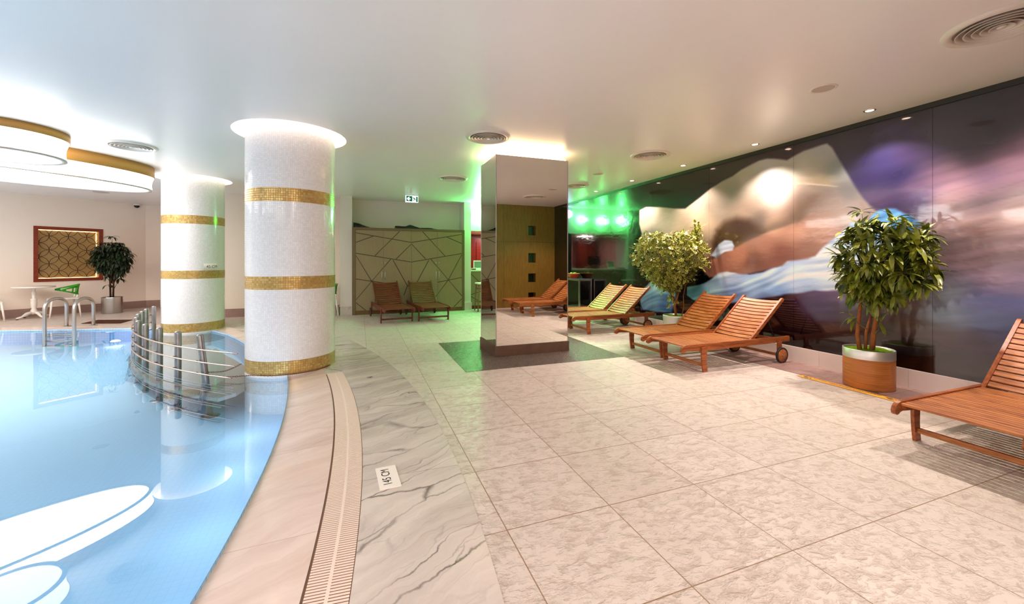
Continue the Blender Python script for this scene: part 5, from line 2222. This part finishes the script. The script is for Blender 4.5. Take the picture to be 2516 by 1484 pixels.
for k in range(12):
    tw.append((Vector((0.12 + rs.uniform(-0.07, 0.05), -0.38 + rs.uniform(-0.06, 0.06), rs.uniform(1.62, 1.92))), Vector((0.2, -0.2, 1))))
for k in range(7):
    tw.append((Vector((rs.uniform(-0.16, 0.02), rs.uniform(-0.05, 0.15), rs.uniform(0.55, 0.9))), rv(rs)))
tg = MB()
for p, d in tw:
    d.normalize()
    s0 = Vector((0, 0, max(0.5, 0.75 + (p.z - 0.85) * 0.4)))
    s0.x, s0.y = p.x * 0.3, p.y * 0.3
    tg.tube([tuple(s0), tuple(s0.lerp(p, 0.6) + Vector((0, 0, -0.02))), tuple(p + d * 0.03)], [0.003, 0.0022, 0.0012], 4)
    for i in range(rs.randint(7, 10)):
        dd = (d * 0.6 + rv(rs) + Vector((0, 0, -0.15))).normalized()
        q = p + rv(rs, 0.055)
        L = rs.uniform(0.058, 0.088)
        leaf_oval(lf, q, dd, Vector((0, 0, 1)) if abs(dd.z) < 0.85 else Vector((1, 0, 0)), L, L * 0.56, lim)
mb.build('trunk', M['bark'], t)
tg.build('twigs', bpy.data.materials['green_twig'], t)
lf.build('foliage', [M['leaf_var'], M['leaf_edge']], t, fix=False)

# dark tree by the left wall
rs = random.Random(21)
T3 = (-6.02, 13.50)
t = thing('potted_tree', 'potted tree with dark drooping leaves in a metal planter by the left wall', 'potted tree', (T3[0], T3[1], 0.0))
planter(t, 0.205, 0.42, M['steel'], 0.02, M['steel'])
mb = MB()
for s in ([(0.02, 0.0, 0.38), (0.03, 0.0, 0.8), (0.0, 0.0, 1.3)], [(-0.04, 0.02, 0.38), (-0.05, 0.02, 0.8), (-0.03, 0.0, 1.2)]):
    mb.tube(s, [0.022, 0.02, 0.014], 8)
lf = MB()
cc = Vector((0, 0, 1.42))
tips = []
for k in range(170):
    while True:
        d = rv(rs)
        if 0.2 < d.length < 1:
            break
    d.normalize()
    p = cc + Vector((d.x * 0.36, d.y * 0.36, d.z * 0.42)) * rs.uniform(0.45, 1.0)
    if p.z < 1.15 and math.hypot(p.x, p.y) > 0.25:
        continue
    tips.append((p, d))
tips += [(Vector((0, 0, 1.95)), Vector((0, 0, 1))), (Vector((0.12, -0.05, 1.0)), Vector((1, -0.2, 0))), (Vector((-0.05, 0, 0.95)), Vector((-1, 0, 0))), (Vector((0.1, 0.1, 0.88)), Vector((1, 0, 0))), (Vector((-0.08, 0.0, 0.72)), Vector((-0.5, 0, 0)))]
for p, d in tips:
    mb.tube([(p.x * 0.2, p.y * 0.2, max(0.6, p.z - 0.3)), tuple(p)], [0.007, 0.003], 5)
    nl = 8 if p.z > 0.8 else 4
    for i in range(nl):
        a = 2 * PI * i / nl + rs.uniform(-0.3, 0.3)
        dd = (Vector((math.cos(a), math.sin(a), rs.uniform(-0.3, 0.5))) + d * 0.5).normalized()
        L = rs.uniform(0.15, 0.22)
        leaf_long(lf, p, dd, Vector((0, 0, 1)) if abs(dd.z) < 0.9 else Vector((1, 0, 0)), L, L * 0.23, rs.uniform(1.6, 3.0), 0)
mb.build('trunk', M['bark_dark'], t)
lf.build('foliage', M['leaf_dark'], t, fix=False)

# ------------------------------------------------------------------ backlit lattice screen in the left wall
t = thing('backlit_screen', 'square wood-framed backlit screen with a lattice of overlapping circles', 'decorative screen', (0, 0, 0))


def lbox(mb, s0, s1, o0, o1, z0, z1, mi=0):
    """box along the left wall: s along the wall, o off the wall"""
    b0 = len(mb.v)
    for z in (z0, z1):
        for (s, o) in ((s0, o0), (s1, o0), (s1, o1), (s0, o1)):
            mb.v.append(la3(s, o, z))
    for q in ((0, 1, 2, 3), (4, 5, 6, 7), (0, 1, 5, 4), (1, 2, 6, 5), (2, 3, 7, 6), (3, 0, 4, 7)):
        mb.face([b0 + i for i in q], mi)


mb = MB()
fw = 0.075
a0, a1, z0, z1 = WS0, WS1, WZ0, WZ1
lbox(mb, a0 - fw, a0, 0.0005, 0.022, z0 - fw, z1 + fw)
lbox(mb, a1, a1 + fw, 0.0005, 0.022, z0 - fw, z1 + fw)
lbox(mb, a0, a1, 0.0005, 0.022, z1, z1 + fw)
lbox(mb, a0, a1, 0.016, 0.022, z0 - fw, z0)
lbox(mb, a0, a1, 0.0005, 0.0158, z0 - fw, z0)
mb.build('frame', M['frame_wood'], t)
mb = MB()
lbox(mb, a0, a1, -0.148, -0.142, z0, z1)
mb.build('back_panel', M['screen_back'], t)
mb = MB()
lbox(mb, a1 - 0.008, a1 - 0.0005, -0.14, -0.002, z0, z1)
lbox(mb, a0 + 0.0005, a0 + 0.008, -0.14, -0.002, z0, z1)
mb.build('reveal', M['gold_band'], t)
mb = MB()
lbox(mb, a0 + 0.01, a1 - 0.02, -0.138, -0.128, z1 - 0.014, z1 - 0.002)
lbox(mb, a0 + 0.01, a1 - 0.02, -0.138, -0.128, z0 + 0.002, z0 + 0.012)
lbox(mb, a1 - 0.022, a1 - 0.010, -0.138, -0.128, z0 + 0.013, z1 - 0.015)
mb.build('light_strip', M['led_warm'], t)
mb = MB()
rr = (a1 - a0) / 6.5
rz = (z1 - z0) / 7.0
s_first = a0 + 0.18 * rr
ctr = []
for i in range(-1, 8):
    for j in range(-1, 9):
        if (i + j) % 2 == 0:
            ctr.append((s_first + i * rr, z0 + 0.02 + j * rz))
for (cs, cz) in ctr:
    n = 28
    for k in range(n):
        pts = []
        ok = True
        for kk in (k, k + 1):
            an = 2 * PI * kk / n
            for r_ in (0.975, 1.025):
                s, z = cs + rr * r_ * math.cos(an), cz + rz * r_ * math.sin(an)
                if not (a0 + 0.009 < s < a1 - 0.009 and z0 < z < z1):
                    ok = False
                pts.append((s, z))
        if not ok:
            continue
        b0 = len(mb.v)
        for o in (-0.06, -0.052):
            for idx in (0, 1, 3, 2):
                mb.v.append(la3(pts[idx][0], o, pts[idx][1]))
        for q in ((4, 5, 6, 7), (0, 1, 2, 3), (0, 4, 7, 3), (1, 5, 6, 2)):
            mb.face([b0 + i_ for i_ in q])
mb.build('lattice', M['bark_dark'], t)

# ------------------------------------------------------------------ white bistro table
t = thing('bistro_table', 'round white pedestal table by the left wall', 'table', (-7.19, 12.90, 0))
mb = MB()
mb.lathe([(0.0, 0.715), (0.30, 0.715), (0.345, 0.722), (0.35, 0.735), (0.345, 0.748), (0.0, 0.75)], seg=48)
mb.build('tabletop', M['white_plastic'], t)
mb = MB()
mb.lathe([(0.0, 0.10), (0.05, 0.10), (0.062, 0.16), (0.05, 0.20), (0.036, 0.23), (0.05, 0.28), (0.056, 0.36), (0.05, 0.43), (0.06, 0.45), (0.03, 0.47), (0.034, 0.56), (0.042, 0.60), (0.028, 0.63), (0.03, 0.70), (0.05, 0.714), (0.0, 0.7145)], seg=24)
mb.build('pedestal', M['white_plastic'], t)
for k in range(4):
    a = PI / 4 + k * PI / 2 + 0.25
    mb = MB()
    mb.tube([(0.04 * math.cos(a), 0.04 * math.sin(a), 0.14), (0.13 * math.cos(a), 0.13 * math.sin(a), 0.12), (0.21 * math.cos(a), 0.21 * math.sin(a), 0.055), (0.30 * math.cos(a), 0.30 * math.sin(a), 0.028)], [0.035, 0.032, 0.022, 0.022], 8)
    f = mb.build('foot', M['white_plastic'], t)
    mb = MB()
    mb.lathe([(0.0, 0.018), (0.02, 0.016), (0.022, 0.0), (0.0, 0.0)], (0.29 * math.cos(a), 0.29 * math.sin(a), 0), 12)
    mb.build('glide', M['tyre'], f)


def make_chair(label):
    """white frame chair with green plastic back; faces local +x"""
    t = thing('garden_chair', label, 'chair', (0, 0, 0), 0, 'white chairs with green backs')
    mb = MB()
    mb.bbox(-0.23, 0.23, -0.23, 0.23, 0.435, 0.455, 0.006)
    mb.build('seat', M['white_plastic'], t)
    for sx in (-1, 1):
        for sy in (-1, 1):
            mb = MB()
            mb.tube([(sx * 0.255, sy * 0.235, 0.0), (sx * 0.212, sy * 0.212, 0.434)], [0.014, 0.021], 8)
            mb.build('leg', M['white_plastic'], t)
    mb = MB()
    for sy in (-1, 1):
        mb.tube([(-0.205, sy * 0.12, 0.456), (-0.225, sy * 0.12, 0.53)], 0.02, 8)
    mb.build('back_bracket', M['white_plastic'], t)
    # wrap-round back with two open triangular wings
    mb = MB()
    n = 14

    def rim(k, top):
        f = k / n * 2 - 1
        y = 0.29 * math.sin(f * PI / 2)
        x = -0.27 + 0.36 * (1 - math.cos(f * PI / 2)) ** 1.1
        if top:
            z = 0.78 - 0.12 * abs(f) ** 1.5
        else:
            z = 0.51 + 0.135 * abs(f) ** 1.2
            x -= -0.03 * (1 - abs(f))
        return (x, y, z)
    mb.tube([rim(k, True) for k in range(n + 1)], 0.013, 8)
    mb.tube([rim(k, False) for k in range(n + 1)], 0.013, 8)

    def band(k0, k1, fa, fb):
        for k in range(k0, k1):
            A, B, C_, D_ = [Vector(rim(kk, False)).lerp(Vector(rim(kk, True)), ff) for kk, ff in ((k, fa), (k + 1, fa), (k + 1, fb), (k, fb))]
            o_ = Vector((0.006, 0, 0))
            mb.face([mb.vert(*(q - o_)) for q in (A, B, C_, D_)])
            mb.face([mb.vert(*(q + o_)) for q in (D_, C_, B, A)])
    band(0, n, 0.78, 1.0)
    band(0, n, 0.0, 0.14)
    band(0, 1, 0.0, 1.0)
    band(n - 1, n, 0.0, 1.0)
    for k in (4, 10):
        mb.tube([rim(k, False), rim(k, True)], 0.016, 6)
    for k in range(5, 9):
        for f0, f1 in ((0.0, 1.0),):
            A, B, C_, D_ = rim(k, False), rim(k + 1, False), rim(k + 1, True), rim(k, True)
            mb.face([mb.vert(*A), mb.vert(*B), mb.vert(*C_), mb.vert(*D_)])
            mb.face([mb.vert(D_[0] + 0.008, D_[1], D_[2]), mb.vert(C_[0] + 0.008, C_[1], C_[2]), mb.vert(B[0] + 0.008, B[1], B[2]), mb.vert(A[0] + 0.008, A[1], A[2])])
    mb.build('backrest', M['green_plastic'], t, fix=False)
    return t


wa_ = math.atan2(LD.y, LD.x)
ch = make_chair('white chair with green back between the round table and the potted tree')
ch.location = (-6.71, 12.98, 0)
ch.rotation_euler = (0, 0, wa_ + PI - 0.1)
dup(ch, (-7.71, 12.37, 0), wa_ - 0.05, 'white chair left of the round table, cut off by the picture edge')
dup(ch, (-0.80, 11.02, 0), R(190), 'white chair with green back peeping out behind the nearest column')

# dome camera and small items on the far ceiling
t = thing('dome_camera', 'small dark dome camera on the ceiling by the far left corner', 'security camera', (-5.98, 14.65, ZC))
mb = MB()
mb.lathe([(0.0, -0.0005), (0.085, -0.0005), (0.08, -0.03), (0.065, -0.04), (0.0, -0.041)], seg=24)
mb.build('housing', M['white_plastic'], t)
mb = MB()
mb.lathe([(0.066, -0.042), (0.058, -0.075), (0.035, -0.10), (0.0, -0.108)], seg=24)
mb.build('dome', M['black_gloss'], t)
mb = MB()
mb.lathe([(0.0, -0.008), (0.14, -0.006), (0.15, -0.0005)], (0, 0, 0), 32)
tag(mb.build('smoke_detector', M['rim_grey'], None, (-5.72, 12.37, ZC), False), 'flat round detector on the far left ceiling below the big drum light', 'detector')

# emergency exit sign
t = thing('exit_sign', 'green and white emergency exit sign with arrow and running figure under the ceiling', 'exit sign', (1.185, 10.20, 2.865), 0)
mb = MB()
mb.bbox(-0.155, 0.155, -0.012, 0.012, -0.085, 0.085, 0.004)
mb.build('housing', M['exit_white'], t)
mb = MB()
mb.box(-0.05, -0.03, -0.008, 0.008, 0.0855, 0.1045)
mb.box(0.03, 0.05, -0.008, 0.008, 0.0855, 0.1045)
mb.build('bracket', M['vent_white'], t)


def flat(name, polys, mat, y, par):
    mb = MB()
    for p in polys:
        mb.prism(p, y, y + 0.0006)
    return mb.build(name, mat, par)


SXX = 0.31 / 1150.0


def ex(x, yy):
    return ((x - 1125) * SXX, -(yy - 680) * SXX)


flat('green_field', [[ex(640, 400), ex(1160, 430), ex(1160, 900), ex(650, 880)], [ex(1510, 450), ex(1640, 460), ex(1640, 950), ex(1510, 930)]], M['exit_green'], -0.0130, t)
flat('arrow', [[ex(680, 660), ex(820, 500), ex(950, 500), ex(860, 610)], [ex(680, 662), ex(860, 612), ex(1020, 615), ex(1020, 720), ex(860, 730)], [ex(680, 664), ex(860, 728), ex(950, 830), ex(820, 830)]], M['exit_white'], -0.0137, t)


def limb(a, b, w_):
    A, B = Vector(ex(*a)), Vector(ex(*b))
    u = (B - A).normalized()
    n = Vector((-u.y, u.x)) * (w_ * SXX / 2)
    return [tuple(A - n), tuple(B - n), tuple(B + n), tuple(A + n)]


head = [ex(1235 + 38 * math.cos(q), 545 + 34 * math.sin(q)) for q in [2 * PI * i / 10 for i in range(10)]]
flat('running_figure', [head, limb((1270, 575), (1410, 720), 70), limb((1300, 580), (1420, 590), 34), limb((1405, 585), (1440, 640), 30), limb((1310, 620), (1235, 690), 30), limb((1390, 690), (1500, 770), 44), limb((1400, 710), (1285, 790), 44), limb((1285, 780), (1270, 880), 36)], M['exit_green'], -0.0137, t)

# ------------------------------------------------------------------ yellow distance tape
t = thing('floor_tape', 'yellow tape with dark lettering and footprints on the floor before the nearest planter', 'floor tape', (4.845, 2.83, 0.004))
mb = MB()
mb.box(-0.05, 0.045, -0.47, 0.47, 0, 0.0008)
mb.build('strip', M['tape'], t)
text_mesh('lettering', 'LÜTFEN MESAFENİZİ KORUYUNUZ', 0.040, M['rust'], t, (0.010, 0.0, 0.0011), (0, 0, R(-90)), 0.0002)
text_mesh('small_lettering', 'PLEASE KEEP YOUR DISTANCE', 0.024, M['wicker'], t, (-0.028, 0.0, 0.0011), (0, 0, R(-90)), 0.0002)
for sy in (-1, 1):
    for dx in (-0.016, 0.016):
        mb = MB()
        for (cy, ly, wx) in ((0.0, 0.030, 0.011), (-0.048, 0.013, 0.009)):
            mb.prism([(dx + wx * math.cos(q), sy * 0.40 + (dx * 0.8) + cy * 1.0 + ly * math.sin(q)) for q in [2 * PI * i / 14 for i in range(14)]], 0.0009, 0.0013, plane='xy')
        mb.build('footprint', M['tyre'], t)
